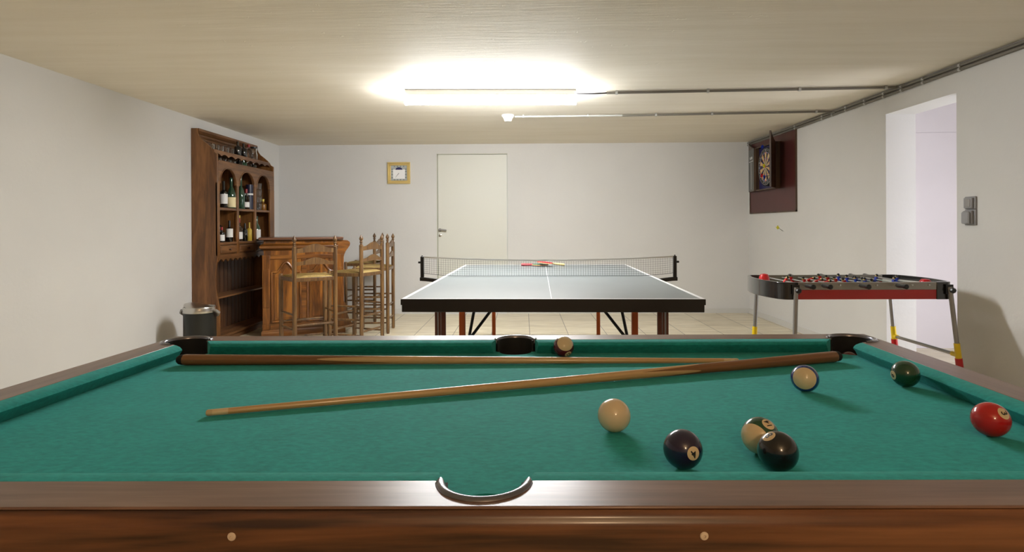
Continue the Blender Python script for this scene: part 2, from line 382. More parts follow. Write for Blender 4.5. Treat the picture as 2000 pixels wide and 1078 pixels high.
# conduits
def conduit(name, pts, r, mat_, clips, label, clip_dir):
    root = empty(name, pts[0], label, 'conduit')
    g = G(); g.rod(pts, r, 10); obj('tube', g, mat_, root, off=pts[0])
    for c in clips:
        c = Vector(c); g = G()
        a = clip_dir
        d_ = Vector(a)
        g.cyl(c-d_*.009, c+d_*.009, r+.005, seg=10)
        n = Vector((0, 0, 1)); q = c+n*(r+.004)
        g.box((q.x-.007, q.y-.007, c.z), (q.x+.007, q.y+.007, ZC-.0005))
        obj('clip', g, M['conduit_w'], root, off=pts[0])
    return root
def lerp(a, b, t): return tuple(a[i]+(b[i]-a[i])*t for i in range(3))
zc_ = ZC-.016
a, b = (.666, 4.842, zc_), (2.84, 4.735, zc_)
conduit('ceiling_conduit', [a, b, (2.872, 4.728, zc_-.004), (2.883, 4.70, zc_-.018)], .0105, M['conduit'], [lerp(a, b, t) for t in (.035, .36, .68, .975)], 'grey conduit across the ceiling level with the glowing lamp', (1, -.05, 0))
a, b = (-.075, 5.852, zc_), (.95, 5.84, zc_)
conduit('ceiling_conduit', [a, b], .0085, M['conduit_w'], [lerp(a, b, t) for t in (.08, .68)], 'short white-painted conduit beginning at the round smoke alarm', (1, 0, 0))
a, b = (.95, 5.84, zc_), (2.80, 5.72, zc_)
conduit('ceiling_conduit', [a, b, (2.865, 5.712, zc_-.004), (2.883, 5.68, zc_-.018)], .0105, M['conduit'], [lerp(a, b, t) for t in (.17, .45, .96)], 'grey conduit across the ceiling behind the lamp, continuing the white-painted one', (1, -.06, 0))
for k, (xx, zz, y0, lab) in enumerate(((XR-.013, ZC-.045, YF+.1, 'lower grey conduit running along the top of the right wall'), (XR-.013, ZC-.019, YF+.1, 'upper grey conduit along the right wall, tight under the ceiling'))):
    root = empty('wall_conduit', (xx, YB, zz), lab, 'conduit')
    g = G(); g.rod([(xx, YB-.01, zz), (xx, y0, zz)], .0115, 10); obj('tube', g, M['conduit'], root, off=(xx, YB, zz))
    for yy in (7.84, 6.52, 5.93, 5.74, 5.50, 5.20, 4.93, 4.70, 4.45, 4.08, 3.3):
        g = G(); g.cyl((xx, yy-.009, zz), (xx, yy+.009, zz), .0145, seg=10).box((xx, yy-.007, zz-.006), (XR-.0005, yy+.007, zz+.006))
        obj('clip', g, M['conduit_w'], root, off=(xx, YB, zz))

# ------------------------------------------------------------------ wall clock
cx0, cx1, cz0, cz1 = -1.751, -1.456, 1.683, 1.962
cl = empty('wall_clock', ((cx0+cx1)/2, YB, (cz0+cz1)/2), 'square gold-framed clock on the back wall left of the ivory door', 'clock')
hw, hh = (cx1-cx0)/2, (cz1-cz0)/2
def frame_ring(a, b, y0, y1, g):
    for q in ((-a[0], -a[1], a[0], -b[1]), (-a[0], b[1], a[0], a[1]), (-a[0], -b[1], -b[0], b[1]), (b[0], -b[1], a[0], b[1])):
        g.box((q[0], y0, q[1]), (q[2], y1, q[3]))
    return g
g = G(); frame_ring((hw, hh), (hw-.02, hh-.02), -.028, 0, g); frame_ring((hw-.018, hh-.018), (hw-.042, hh-.042), -.018, 0, g)
obj('clock_frame', g, M['gold'], cl, bevel=.004)
g = G(); g.box((-hw+.03, -.006, -hh+.03), (hw-.03, -.001, hh-.03)); g.mi = 1; g.box((-.078, -.0085, -.075), (.078, -.006, .045)); g.mi = 2
arc = [(.045*math.cos(t), .042+.033*math.sin(t)) for t in [PI*i/12 for i in range(13)]]; g.prism(arc, -.0095, -.008, 'xz')
g.mi = 3
for sx in (-.088, .088):
    for k in (-.06, -.02, .02, .05): g.box((sx-.010, -.0075, k-.003), (sx+.010, -.006, k+.003))
for sx in (-.06, -.02, .02, .06):
    g.box((sx-.003, -.0075, -.094), (sx+.003, -.006, -.08)); g.box((sx-.003, -.0075, .078), (sx+.003, -.006, .094))
obj('dial', g, [M['dial'], M['dialw'], M['navy'], M['ink']], cl)
for nm, L, A, wd in (('hour_hand', .034, math.radians(215), .003), ('minute_hand', .075, math.radians(218), .0022)):
    g = G(); e = Vector((math.sin(A)*L, -.011, math.cos(A)*L)); g.cyl((0, -.011, 0), e, wd, .001, 6); obj(nm, g, M['ink'], cl)

# ------------------------------------------------------------------ switch and socket on the right wall
sw = empty('light_switch', (XR, 4.0, 1.222), 'grey light switch mounted above the lidded socket on the right wall', 'switch')
g = G(); g.box((-.012, -.048, 0), (0, .048, .082)); obj('back_box', g, M['grey'], sw, bevel=.004)
g = G(); g.box((-.026, -.036, .006), (-.010, .040, .074)); obj('housing', g, M['grey'], sw, bevel=.005)
g = G(); g.box((-.030, -.022, .016), (-.024, .026, .064)); obj('rocker', g, M['steel_dull'], sw, bevel=.002)
sk = empty('power_socket', (XR, 4.0, 1.118), 'grey power socket with bulging hinged lid below the switch', 'socket')
g = G(); g.box((-.012, -.048, 0), (0, .048, .102)); obj('back_box', g, M['grey'], sk, bevel=.004)
g = G(); g.box((-.030, -.034, .008), (-.010, .042, .094)); obj('housing', g, M['grey'], sk, bevel=.006)
g = G(); g.prism([(-.030, .010), (.038, .010), (.038, .080), (.030, .090), (-.022, .090), (-.030, .080)], -.044, -.029, 'yz'); obj('lid', g, M['grey'], sk, bevel=.008)

# ------------------------------------------------------------------ drinks cabinet on the left wall
CY0, CY1, CXB, CXF = 5.784, 7.12, XL+.002, -2.92
cb = empty('drinks_cabinet', (XL, CY0, 0), 'tall brown wooden drinks cabinet with three arches against the left wall', 'cabinet')
OF = (XL, CY0, 0)
prof_side = [(CXB, 0), (-2.905, 0), (-2.905, .35), (-2.915, .40), (-2.927, .464), (-2.941, .56), (-2.944, .62), (-2.940, .70), (-2.930, .78), (-2.92, .85), (-2.92, 1.834), (-2.95, 1.85), (-2.965, 1.875), (-2.99, 1.905), (-3.03, 1.94), (-3.075, 1.975), (-3.10, 2.01), (-3.112, 2.045), (-3.112, 2.08), (CXB, 2.08)]
for y0, y1 in ((CY0, CY0+.022), (CY1-.022, CY1)):
    g = G(); g.prism(prof_side, y0, y1, 'xz'); obj('side_panel', g, M['cab_z'], cb, bevel=.003, off=OF)
g = G(); n = 16; ya, yb_ = CY0+.022, CY1-.022
g.box((CXB, ya, .05), (CXB+.008, yb_, 2.0))
for i in range(n):
    a = ya+(yb_-ya)*i/n; g.box((CXB+.006, a+.005, .05), (CXB+.018, a+(yb_-ya)/n-.005, 2.0))
obj('back_panel', g, M['cab_back'], cb, bevel=.002, off=OF)
for nm, z0, z1, xf in (('bottom_shelf', .055, .08, -2.925), ('shelf', .436, .452, -2.945), ('shelf', .958, .982, -2.925), ('shelf', 1.298, 1.322, -2.925), ('shelf', 1.74, 1.757, -2.94), ('gallery_shelf', 1.866, 1.882, -2.958)):
    g = G(); g.box((CXB+.018, ya, z0), (xf, yb_, z1)); obj(nm, g, M['cab_y'], cb, bevel=.002, off=OF)
g = G(); g.box((CXB+.03, ya, 0), (-2.95, yb_, .055)); obj('plinth', g, M['cab_y'], cb, off=OF)
for yd in (6.213, 6.622):
    g = G(); g.box((CXB+.018, yd-.011, .862), (-2.925, yd+.011, 1.74)).box((-2.94, yd-.022, .862), (-2.921, yd+.022, 1.56))
    obj('divider', g, M['cab_z'], cb, bevel=.002, off=OF)
# arch board: three round arches with small shoulders
arch = []
for y0, y1 in ((5.832, 6.180), (6.238, 6.597), (6.647, 7.0)):
    c, r = (y0+y1)/2, (y1-y0)/2
    pts = [(y0-.004, 1.545), (y0-.004, 1.552), (y0+.012, 1.556)]+[(c-(r-.012)*math.cos(t), 1.556+.150*math.sin(t)) for t in [PI*i/18 for i in range(1, 18)]]+[(y1-.012, 1.556), (y1+.004, 1.552), (y1+.004, 1.545)]
    arch += pts
poly = [(CY0+.022, 1.545)]+arch+[(CY1-.022, 1.545), (CY1-.022, 1.777), (CY0+.022, 1.777)]
g = G(); g.prism(poly, -2.938, -2.920, 'yz')
for y0, y1 in ((5.832, 6.180), (6.238, 6.597), (6.647, 7.0)):
    c, r = (y0+y1)/2, (y1-y0)/2
    g.rod([(-2.918, c-(r-.004)*math.cos(t), 1.556+.158*math.sin(t)) for t in [PI*i/20 for i in range(21)]], .005, 6)
g.rod([(-2.918, CY0+.02, 1.772), (-2.918, CY1-.02, 1.772)], .006, 6)
obj('arch_board', g, M['cab_y'], cb, off=OF)
for y0, y1 in ((CY0, 5.832), (7.0, CY1)):
    g = G(); g.box((-2.938, y0, .855), (-2.919, y1, 1.56)); obj('stile', g, M['cab_z'], cb, bevel=.002, off=OF)
def scallop(y0, y1, ztop, zb, dep, n):
    pts = []; w_ = (y1-y0)/n
    for i in range(n):
        for k in range(7):
            t = k/6; pts.append((y0+w_*(i+t), zb-dep*(1-1.5*math.sin(PI*t))))
    return [(y0, ztop)]+pts+[(y1, ztop)]
g = G(); g.prism(scallop(CY0+.022, CY1-.022, 1.868, 1.842, .014, 9), -2.972, -2.958, 'yz'); obj('valance', g, M['cab_y'], cb, off=OF)
g = G(); g.prism(scallop(CY0+.022, CY1-.022, .865, .812, .018, 13), -2.94, -2.922, 'yz'); obj('apron', g, M['cab_y'], cb, off=OF)
g = G(); g.box((CXB+.018, ya, .845), (-2.925, yb_, .862)); obj('drawer_rail', g, M['cab_y'], cb, off=OF)
for y0, y1 in ((5.835, 6.195), (6.235, 6.600), (6.645, 7.0)):
    g = G(); g.box((-3.1, y0+.004, .868), (-2.926, y1-.004, .952)); g.box((-2.926, y0+.016, .878), (-2.918, y1-.016, .942))
    dr = obj('drawer', g, M['cab_y'], cb, bevel=.003, off=OF)
    g = G(); g.lathe((-2.918, (y0+y1)/2, .912), [(0, 0), (.006, 0), (.005, .008), (.011, .014), (.011, .02), (.004, .025), (0, .025)], 14, (1, 0, 0))
    obj('knob', g, M['cab_back'], dr, off=OF)
# crown moulding on the wall
g = G(); g.prism([(CXB, 1.995), (-3.142, 1.995), (-3.128, 2.006), (-3.122, 2.022), (-3.146, 2.024), (-3.146, 2.034), (-3.126, 2.040), (-3.112, 2.054), (-3.106, 2.060), (-3.106, 2.082), (CXB, 2.082)], ya, yb_, 'xz')
g.prism([(CXB+.018, 1.985), (-3.143, 1.985), (-3.138, 2.0), (CXB+.018, 2.0)], ya, yb_, 'xz')
obj('crown_moulding', g, M['cab_y'], cb, off=OF)

# bottles, glasses and jars in the cabinet
def bottle(name, loc, h, r, body, neck=.33, label=None, lab=None, cat='bottle', group=None, cap=None, lz=(.12, .42), shoulder=.12, nr=.34):
    o = empty(name, loc, label, cat, group)
    hs = h*(1-neck-shoulder); hn = h*(1-neck)
    p = [(0, 0), (r*.92, 0), (r, h*.02), (r, hs), (r*.93, hs+(hn-hs)*.3), (r*.62, hs+(hn-hs)*.75), (r*nr, hn), (r*nr, h*.985), (r*nr*1.12, h*.985), (r*nr*1.12, h), (0, h)]
    g = G(); g.lathe((0, 0, 0), p, 20); obj('bottle_body', g, M[body], o, angle=50)
    if lab:
        g = G(); g.lathe((0, 0, 0), [(r+.0003, h*lz[0]), (r+.0008, h*lz[0]), (r+.0008, h*lz[1]), (r+.0003, h*lz[1])], 20); obj('paper_label', g, M[lab], o)
    if cap:
        g = G(); g.lathe((0, 0, 0), [(r*nr*1.15, h*.8), (r*nr*1.25, h*.8), (r*nr*1.25, h*1.005), (0, h*1.005), (0, h*1.004)], 16); obj('bottle_cap', g, M[cap], o)
    return o
S1, S2, LED, GAL = 1.322, .982, 1.757, 1.882
bottle('wine_bottle', (-3.0, 6.071, S1), .27, .037, 'gl_dark', label='dark wine bottle with a square white label in the first arch', lab='label_w', lz=(.16, .52))
bottle('champagne_bottle', (-2.962, 6.152, S1), .31, .043, 'gl_green', .30, 'tall green bottle with a cream label right in the first arch', 'label_c', lz=(.03, .36), shoulder=.3)
bottle('miniature_bottle', (-2.965, 5.885, S1), .12, .018, 'gl_yellow', label='tiny yellow bottle at the near edge of the first arch')
bottle('champagne_bottle', (-2.99, 6.42, S1), .35, .042, 'gl_green', .32, 'tall unlabelled green bottle at the left of the middle arch', shoulder=.3)
bottle('liquor_bottle', (-2.958, 6.478, S1), .215, .032, 'gl_clear', .30, 'clear liquor bottle with small label in front of the blue canister', 'label_w', lz=(.1, .35), cap='cap_red')
o = empty('gift_canister', (-2.962, 6.566, S1), 'dark blue cylindrical canister in the middle arch', 'canister')
g = G(); g.lathe((0, 0, 0), [(0, 0), (.038, 0), (.038, .21), (0, .21)], 24); g.mi = 1; g.lathe((0, 0, 0), [(.0382, .155), (.0388, .155), (.0388, .172), (.0382, .172)], 24); obj('tube', g, [plain('dark_navy_card', (.006, .007, .028), .4), M['label_w']], o)
g = G(); g.lathe((0, 0, 0), [(0, .21), (.0395, .21), (.0395, .268), (0, .268)], 24); obj('lid', g, plain('dark_navy_lid', (.006, .007, .028), .35), o)
zz = S1
for k, lab in enumerate(('lowest', 'second from the bottom', 'third from the bottom', 'topmost')):
    o = empty('glass_tumbler', (-2.995, 6.865, zz), 'clear glass tumbler, %s of the stack in the far arch' % lab, 'glass', 'stacked tumblers in the far arch')
    g = G(); g.lathe((0, 0, 0), [(0, 0), (.030, 0), (.037, .06), (.037, .075), (.034, .075), (.028, .008), (0, .008)], 20); obj('cup', g, M['gl_clear'], o); zz += .076
bottle('flask', (-3.0, 7.0, S1), .13, .038, 'gl_amber', .35, 'squat amber flask beside the stacked tumblers', cap='cap_gold')
bottle('wine_bottle', (-3.06, 5.93, S2), .245, .036, 'gl_dark', .3, 'dark bottle with red cap at the near end of the lower shelf', cap='cap_red')
bottle('miniature_bottle', (-2.965, 5.955, S2), .15, .028, 'gl_dark', .3, 'short dark bottle with red neck and white label on the lower shelf', 'label_w', cap='cap_red', lz=(.1, .5))
bottle('wine_bottle', (-3.06, 6.085, S2), .285, .038, 'gl_dark', .38, 'tall plain dark bottle in the middle of the first lower bay')
bottle('wine_bottle', (-2.97, 6.125, S2), .215, .033, 'gl_dark', .3, 'dark bottle with white label beside the first lower divider', 'label_w', lz=(.22, .62))
bottle('liquor_bottle', (-2.985, 6.36, S2), .245, .038, 'gl_clear', .35, 'clear bottle with white label at the left of the middle lower bay', 'label_w', lz=(.1, .4), cap='cap_red')
bottle('liquor_bottle', (-2.96, 6.448, S2), .19, .027, 'gl_dark', .3, 'slim dark bottle between the clear and the yellow-capped bottle')
bottle('liquor_bottle', (-3.06, 6.53, S2), .275, .034, 'gl_clear', .4, 'clear bottle with a tall yellow stopper in the middle lower bay', cap='cap_gold')
bottle('liqueur_bottle', (-2.96, 6.553, S2), .20, .027, 'gl_yellow', .3, 'bright yellow liqueur bottle beside the second lower divider')
bottle('champagne_bottle', (-2.98, 6.78, S2), .27, .042, 'gl_green', .3, 'dark green bottle with white label in the far lower bay', 'label_w', lz=(.05, .45), shoulder=.3)
for (y, h, b_, lab, cp) in ((6.40, .155, 'gl_dark', 'small dark bottle on the gallery shelf, nearest the glasses', None), (6.535, .15, 'gl_dark', 'small dark round-shouldered bottle second on the gallery shelf', None), (6.66, .155, 'gl_clear', 'small clear bottle with a red cap on the gallery shelf', 'cap_red')):
    bottle('small_bottle', (-3.01, y, GAL), h, .034, b_, .3, lab, cap=cp)
o = empty('preserving_jar', (-3.01, 6.79, GAL), 'glass jar with black lid at the far end of the gallery shelf', 'jar')
g = G(); g.lathe((0, 0, 0), [(0, 0), (.036, 0), (.038, .06), (.03, .085), (.036, .13), (.033, .13), (.027, .085), (.034, .06), (.032, .005), (0, .005)], 20); obj('jar_body', g, M['gl_clear'], o)
g = G(); g.lathe((0, 0, 0), [(0, .13), (.038, .13), (.038, .145), (0, .145)], 20); obj('lid', g, M['black'], o)
def small_glass(loc, label, group):
    o = empty('shot_glass', loc, label, 'glass', group)
    g = G(); g.lathe((0, 0, 0), [(0, 0), (.018, 0), (.022, .055), (.020, .055), (.015, .008), (0, .008)], 16); obj('cup', g, M['gl_clear'], o)
for k, y in enumerate((5.87, 5.96, 6.05, 6.16, 6.27)):
    small_glass((-3.01, y, GAL), '%s shot glass on the gallery shelf counted from the near side' % ('first', 'second', 'third', 'fourth', 'fifth')[k], 'shot glasses on the gallery shelf')
for k, y in enumerate((5.96, 6.06, 6.17, 6.265)):
    small_glass((-2.99, y, LED), '%s shot glass on the ledge behind the arch board from the near side' % ('first', 'second', 'third', 'fourth')[k], 'shot glasses on the ledge')
for (y, b_, lab) in ((6.39, 'gl_dark', 'dark squat bottle on the ledge, nearest'), (6.49, 'gl_green', 'green squat bottle on the ledge behind the frieze'), (6.60, 'gl_clear', 'clear squat bottle on the ledge behind the frieze'), (6.72, 'gl_dark', 'dark squat bottle at the far end of the ledge')):
    bottle('squat_bottle', (-2.99, y, LED), .10, .036, b_, .3, lab)

# ------------------------------------------------------------------ waste bin
bn = empty('waste_bin', (-2.835, 5.30, 0), 'round black waste bin with steel rim and lid beside the drinks cabinet', 'bin')
g = G(); g.lathe((0, 0, 0), [(0, 0), (.128, 0), (.131, .01), (.131, .388), (.128, .391), (0, .391)], 40); obj('bin_body', g, plain('black_enamel', (.012, .013, .012), .42), bn)
g = G(); g.lathe((0, 0, 0), [(.128, .388), (.134, .389), (.135, .395), (.135, .430), (.131, .438), (.126, .438), (.124, .425), (.124, .389)], 40); obj('rim', g, M['steel'], bn)
g = G(); g.lathe((0, 0, 0), [(0, 0), (.121, 0), (.120, .012), (.10, .022), (.05, .032), (0, .034)], 40); g.xf(Matrix.Translation((-.01, 0, .425)) @ Matrix.Rotation(math.radians(14), 4, 'Y')); obj('swing_lid', g, M['steel'], bn)
for s in (-1, 1):
    g = G(); g.rod([(s*.128, -.02, .41), (s*.150, -.02, .405), (s*.166, 0, .385), (s*.150, .02, .36), (s*.132, .02, .35)], [.008, .013, .015, .011, .006], 10); obj('hinge_ear', g, M['steel_dull'], bn)

# ------------------------------------------------------------------ home bar
BA = math.atan2(.30, .75)
bw, bl = .808, .60
bar = empty('home_bar', (-2.67, 6.20, 0), 'carved orange-brown wooden bar counter beside the drinks cabinet', 'bar counter', rz=BA)
g = G(); g.box((.015, .015, .07), (bw-.015, bl, .985)); obj('bar_body', g, M['bar_z'], bar, bevel=.002)
g = G(); g.sweep([(0, 0), (.012, 0), (.012, .05), (.004, .065), (0, .075)], [(0, bl), (0, 0), (bw, 0), (bw, bl)]); g.box((.002, .002, 0), (bw-.002, bl, .07)); obj('base_moulding', g, M['bar_x'], bar)
g = G(); g.sweep([(-.005, .84), (-.003, .885), (.006, .896), (.024, .902), (.033, .914), (.036, .926), (.032, .939), (.020, .949), (.002, .954), (-.004, .962), (-.004, .992), (-.008, .995)], [(.01, bl), (.01, .012), (bw-.06, .012)]); obj('cornice', g, M['bar_x'], bar, angle=60)
g = G(); g.prism([(0, 0), (0, 0)][:0] or [(bw-.09, .80), (bw-.008, .76), (bw, .80), (bw+.008, .835), (bw+.022, .868), (bw+.045, .900), (bw+.064, .928), (bw+.069, .950), (bw+.063, .970), (bw+.042, .984), (bw-.02, .990), (bw-.09, .992)], .012, .055, 'xz')
obj('scroll_bracket', g, M['bar_x'], bar, bevel=.004)
g = G(); g.prism([(bw-.05, .78), (bw-.010, .78), (bw-.004, .82), (bw+.012, .865), (bw+.035, .900), (bw+.052, .930), (bw+.056, .950), (bw+.05, .968), (bw+.03, .982), (bw-.05, .988)], .055, bl-.05, 'xz')
obj('front_cornice', g, M['bar_z'], bar, angle=60)
g = G(); g.prism([(bw-.09, .80), (bw-.008, .76), (bw, .80), (bw+.008, .835), (bw+.022, .868), (bw+.045, .900), (bw+.064, .928), (bw+.069, .950), (bw+.063, .970), (bw+.042, .984), (bw-.02, .990), (bw-.09, .992)], bl-.05, bl-.007, 'xz')
obj('scroll_bracket', g, M['bar_x'], bar, bevel=.004)
g = G(); g.box((-.035, -.035, .997), (bw-.005, bl+.02, 1.022)); obj('bar_top', g, M['bar_top'], bar, bevel=.006)
for x0, x1 in ((0, .075), (bw-.075, bw)):
    g = G(); g.box((x0, 0, .075), (x1, .016, .84)); g.box((x0+.012, -.006, .30), (x1-.012, .002, .70)); g.box((x0-.002, -.008, .075), (x1+.002, .002, .13)); obj('pilaster', g, M['bar_z'], bar, bevel=.003)
g = G(); g.box((.075, .004, .075), (bw-.075, .016, .135)).box((.075, .004, .80), (bw-.075, .016, .84)).box((bw/2-.024, .004, .135), (bw/2+.024, .016, .80))
obj('face_frame', g, M['bar_x'], bar, bevel=.002)
def arch_outline(x0, x1, z0, zs, zp):
    w_ = x1-x0; n = 24; top = []
    for i in range(n+1):
        t = i/n; u = abs(t-.5)*2
        if u > .72: z = zs
        else: z = zs+(zp-zs)*(.5+.5*math.cos(PI*u/.72))
        top.append((x0+w_*t, z))
    return [(x0, z0)]+top+[(x1, z0)]
for x0, x1 in ((.085, bw/2-.03), (bw/2+.03, bw-.085)):
    g = G(); ol = arch_outline(x0+.005, x1-.005, .15, .665, .765); g.rod([(a, .008, b) for a, b in ol]+[(ol[0][0], .008, ol[0][1])], .012, 8)
    pn = arch_outline(x0+.05, x1-.05, .195, .615, .710); g.prism(pn, -.002, .02, 'xz'); g.prism(arch_outline(x0+.03, x1-.03, .175, .64, .737), .006, .02, 'xz')
    obj('raised_panel', g, M['bar_z'], bar, bevel=.004)
for y0, y1 in ((.02, .05), (bl-.08, bl-.05)):
    g = G(); g.prism([(bw, .05), (bw+.085, .05), (bw+.09, .09), (bw+.06, .13), (bw+.035, .20), (bw+.02, .30), (bw, .34)], y0, y1, 'xz'); obj('foot_bracket', g, M['cab_z'], bar, bevel=.003)
g = G(); g.cyl((bw+.06, 0, .105), (bw+.06, bl-.03, .105), .016); obj('foot_rail', g, M['cab_z'], bar)

# ------------------------------------------------------------------ rush-seated stools
def make_stool(label):
    wb, wf, d_ = .35, .39, .34
    st = empty('bar_stool', (0, 0, 0), label, 'stool', 'rush-seated ladder-back bar stools')
    def post(x, y):
        g = G(); g.rod([(x, y, 0), (x, y, .02), (x, y, .945)], [.014, .0185, .0185], 14)
        g.lathe((x, y, 0), [(.0185, .944), (.019, .955), (.010, .966), (.012, .972), (.009, .978), (.015, .985), (.015, .99), (.009, .997), (.017, 1.010), (.0185, 1.020), (.012, 1.036), (.006, 1.045), (.005, 1.051), (0, 1.056)], 14)
        return g
    for x in (-wb/2, wb/2): obj('back_post', post(x, -d_/2), M['stool'], st)
    for x in (-wf/2, wf/2):
        g = G(); g.rod([(x, d_/2, 0), (x, d_/2, .02), (x, d_/2, .70), (x, d_/2, .716)], [.014, .0185, .0185, .015], 14); obj('leg', g, M['stool'], st)
    def slat(z0, z1, zp):
        n = 20; top = []; bot = []
        for i in range(n+1):
            t = i/n; x = -wb/2+.012+(wb-.024)*t; u = abs(t-.5)*2
            top.append((x, z1+(zp-z1)*(.5+.5*math.cos(PI*min(1, u/.85)))))
            bot.append((x, z0+.010*math.cos(PI*(t-.5))))
        g = G(); g.prism(bot+top[::-1], -.006, .006, 'xz')
        return g.map(lambda v: Vector((v.x, v.y-d_/2-.018*math.cos(PI*v.x/wb), v.z)))
    obj('back_slat', slat(.905, .945, .985), M['stool'], st); obj('back_slat', slat(.800, .832, .868), M['stool'], st)
    g = G()
    g.cyl((-wb/2, -d_/2, .688), (wb/2, -d_/2, .688), .014).cyl((-wf/2, d_/2, .688), (wf/2, d_/2, .688), .014)
    g.prism([(-wb/2+.01, -.012), (wb/2-.01, -.012), (wb/2-.01, .012), (-wb/2+.01, .012)], .668, .700).map(lambda v: v)
    obj('seat_rail', G().box((-wb/2+.01, -d_/2-.010, .664), (wb/2-.01, -d_/2+.010, .698)), M['stool'], st, bevel=.004)
    obj('seat_rail', G().box((-wf/2+.01, d_/2-.010, .664), (wf/2-.01, d_/2+.010, .698)), M['stool'], st, bevel=.004)
    g.b.free()
    for s in (-1, 1):
        g = G(); p0 = Vector((s*wb/2, -d_/2+.01, 0)); p1 = Vector((s*wf/2, d_/2-.01, 0)); q = Vector((.010, 0, 0))
        g.faces([p0-q+Vector((0,0,.664)), p0+q+Vector((0,0,.664)), p1+q+Vector((0,0,.664)), p1-q+Vector((0,0,.664)), p0-q+Vector((0,0,.698)), p0+q+Vector((0,0,.698)), p1+q+Vector((0,0,.698)), p1-q+Vector((0,0,.698))], [(3,2,1,0),(4,5,6,7),(0,1,5,4),(1,2,6,5),(2,3,7,6),(3,0,4,7)])
        obj('seat_rail', g, M['stool'], st, bevel=.004)
    # rush seat: four triangular woven fields dipping to the middle diagonals
    g = G(); n = 20; vs = []; fs = []
    for j in range(n+1):
        v = -1+2*j/n; half = (wb+(wf-wb)*(v+1)/2)/2+.004
        for i in range(n+1):
            u = -1+2*i/n; m = max(abs(u), abs(v)); dgl = abs(abs(u)-abs(v))
            z = .710+.012*math.cos(PI/2*m)-.012*max(0, 1-dgl*4)*(m)-.020*max(0, m-.9)*10*.7
            vs.append((u*half, v*(d_/2+.004), z))
    for j in range(n):
        for i in range(n): fs.append((j*(n+1)+i, j*(n+1)+i+1, (j+1)*(n+1)+i+1, (j+1)*(n+1)+i))
    g.faces(vs, fs)
    lower = G()
    bmesh.ops.solidify(g.b, geom=g.b.faces[:], thickness=.018); lower.b.free()
    obj('rush_seat', g, M['rush'], st, angle=60)
    for (z) in (.15, .295):
        for a, b in (((-wb/2, -d_/2), (wb/2, -d_/2)), ((-wf/2, d_/2), (wf/2, d_/2))):
            g = G(); A = Vector((a[0], a[1], z)); B = Vector((b[0], b[1], z)); g.rod([A, A.lerp(B, .5), B], [.0075, .0105, .0075], 10); obj('rung', g, M['stool'], st)
    for z in (.115, .26, .385):
        for s in (-1, 1):
            g = G(); A = Vector((s*wb/2, -d_/2, z)); B = Vector((s*wf/2, d_/2, z)); g.rod([A, A.lerp(B, .5), B], [.0075, .0105, .0075], 10); obj('rung', g, M['stool'], st)
    return st
st = make_stool('rush-seated wooden bar stool standing in front of the carved bar')
spots = [(-1.889, 5.353, .635, None), (-1.605, 5.861, 1.232, 'rush-seated wooden bar stool right of the bar, nearest of the three'), (-1.61, 6.586, 1.62, 'rightmost wooden bar stool, its feet in clear view, behind the nearest'), (-1.92, 7.37, 1.53, 'farthest wooden bar stool, almost hidden behind the others by the back wall')]
for i, (x, y, a, lab) in enumerate(spots):
    o = st if i == 0 else copy_tree(st, None, lab)
    o.location = (x, y, 0); o.rotation_euler = (0, 0, a)

# ------------------------------------------------------------------ table-tennis table
tt = empty('table_tennis_table', (.175, 4.4375, 0), 'grey table tennis table with orange legs in the middle of the room', 'table tennis table', rz=-.0248)
a, b = .7625, 1.37
g = G(); g.box((-a, -b, .742), (a, b, .7600)); g.mi = 1
for q in ((-a, -b, -a+.02, b), (a-.02, -b, a, b), (-a+.02, -b, a-.02, -b+.02), (-a+.02, b-.02, a-.02, b), (-.0018, -b+.02, .0018, b-.02)): g.box((q[0], q[1], .7601), (q[2], q[3], .7604))
obj('table_top', g, [M['ttop'], M['tline']], tt)
g = G()
for (x0, y0, x1, y1) in ((-a+.003, -b+.003, a-.003, -b+.035), (-a+.003, b-.035, a-.003, b-.003), (-a+.003, -b+.035, -a+.035, b-.035), (a-.035, -b+.035, a-.003, b-.035), (-a+.03, -.02, a-.03, .02)): g.box((x0, y0, .693), (x1, y1, .742))
obj('apron', g, M['black'], tt, bevel=.003)
g = G(); g.sweep([(0, .730), (.0015, .730), (.0015, .7585), (0, .7585)], [(-a, -b), (a, -b), (a, b), (-a, b)], True); obj('edge_band', g, M['black'], tt)
for y, xs, w_, m_ in ((-1.12, .585, .024, 'shadeleg'), (-.14, .605, .042, 'orange'), (1.13, .475, .032, 'orange')):
    for s in (-1, 1):
        g = G(); g.box((s*xs-w_/2, y-w_/2, .03), (s*xs+w_/2, y+w_/2, .70)); g2 = G()
        lg = obj('leg', g, M[m_], tt, bevel=.004)
        g2.cyl((s*xs-.012, y, .03), (s*xs+.012, y, .03), .03, seg=16); obj('wheel', g2, M['black'], lg)
for s in (-1, 1):
    g = G(); g.box((s*.625-.006, -1.13, .03), (s*.625+.006, -1.07, .70)); g.box((s*.605-.005, -1.13, .03), (s*.605+.005, -1.09, .70)); lg = obj('leg', g, M['shadeleg'], tt)
    g = G(); g.cyl((s*.60, -.10, .27), (s*.27, .30, .69), .011, seg=8); obj('strut', g, M['black'], tt)
    g = G(); g.cyl((s*.60, -.14, .12), (s*.51, .10, .69), .011, seg=8); obj('strut', g, M['black'], tt)
g = G(); g.box((-.60, -.16, .045), (.60, -.12, .085)); obj('cross_bar', g, M['orange'], tt)
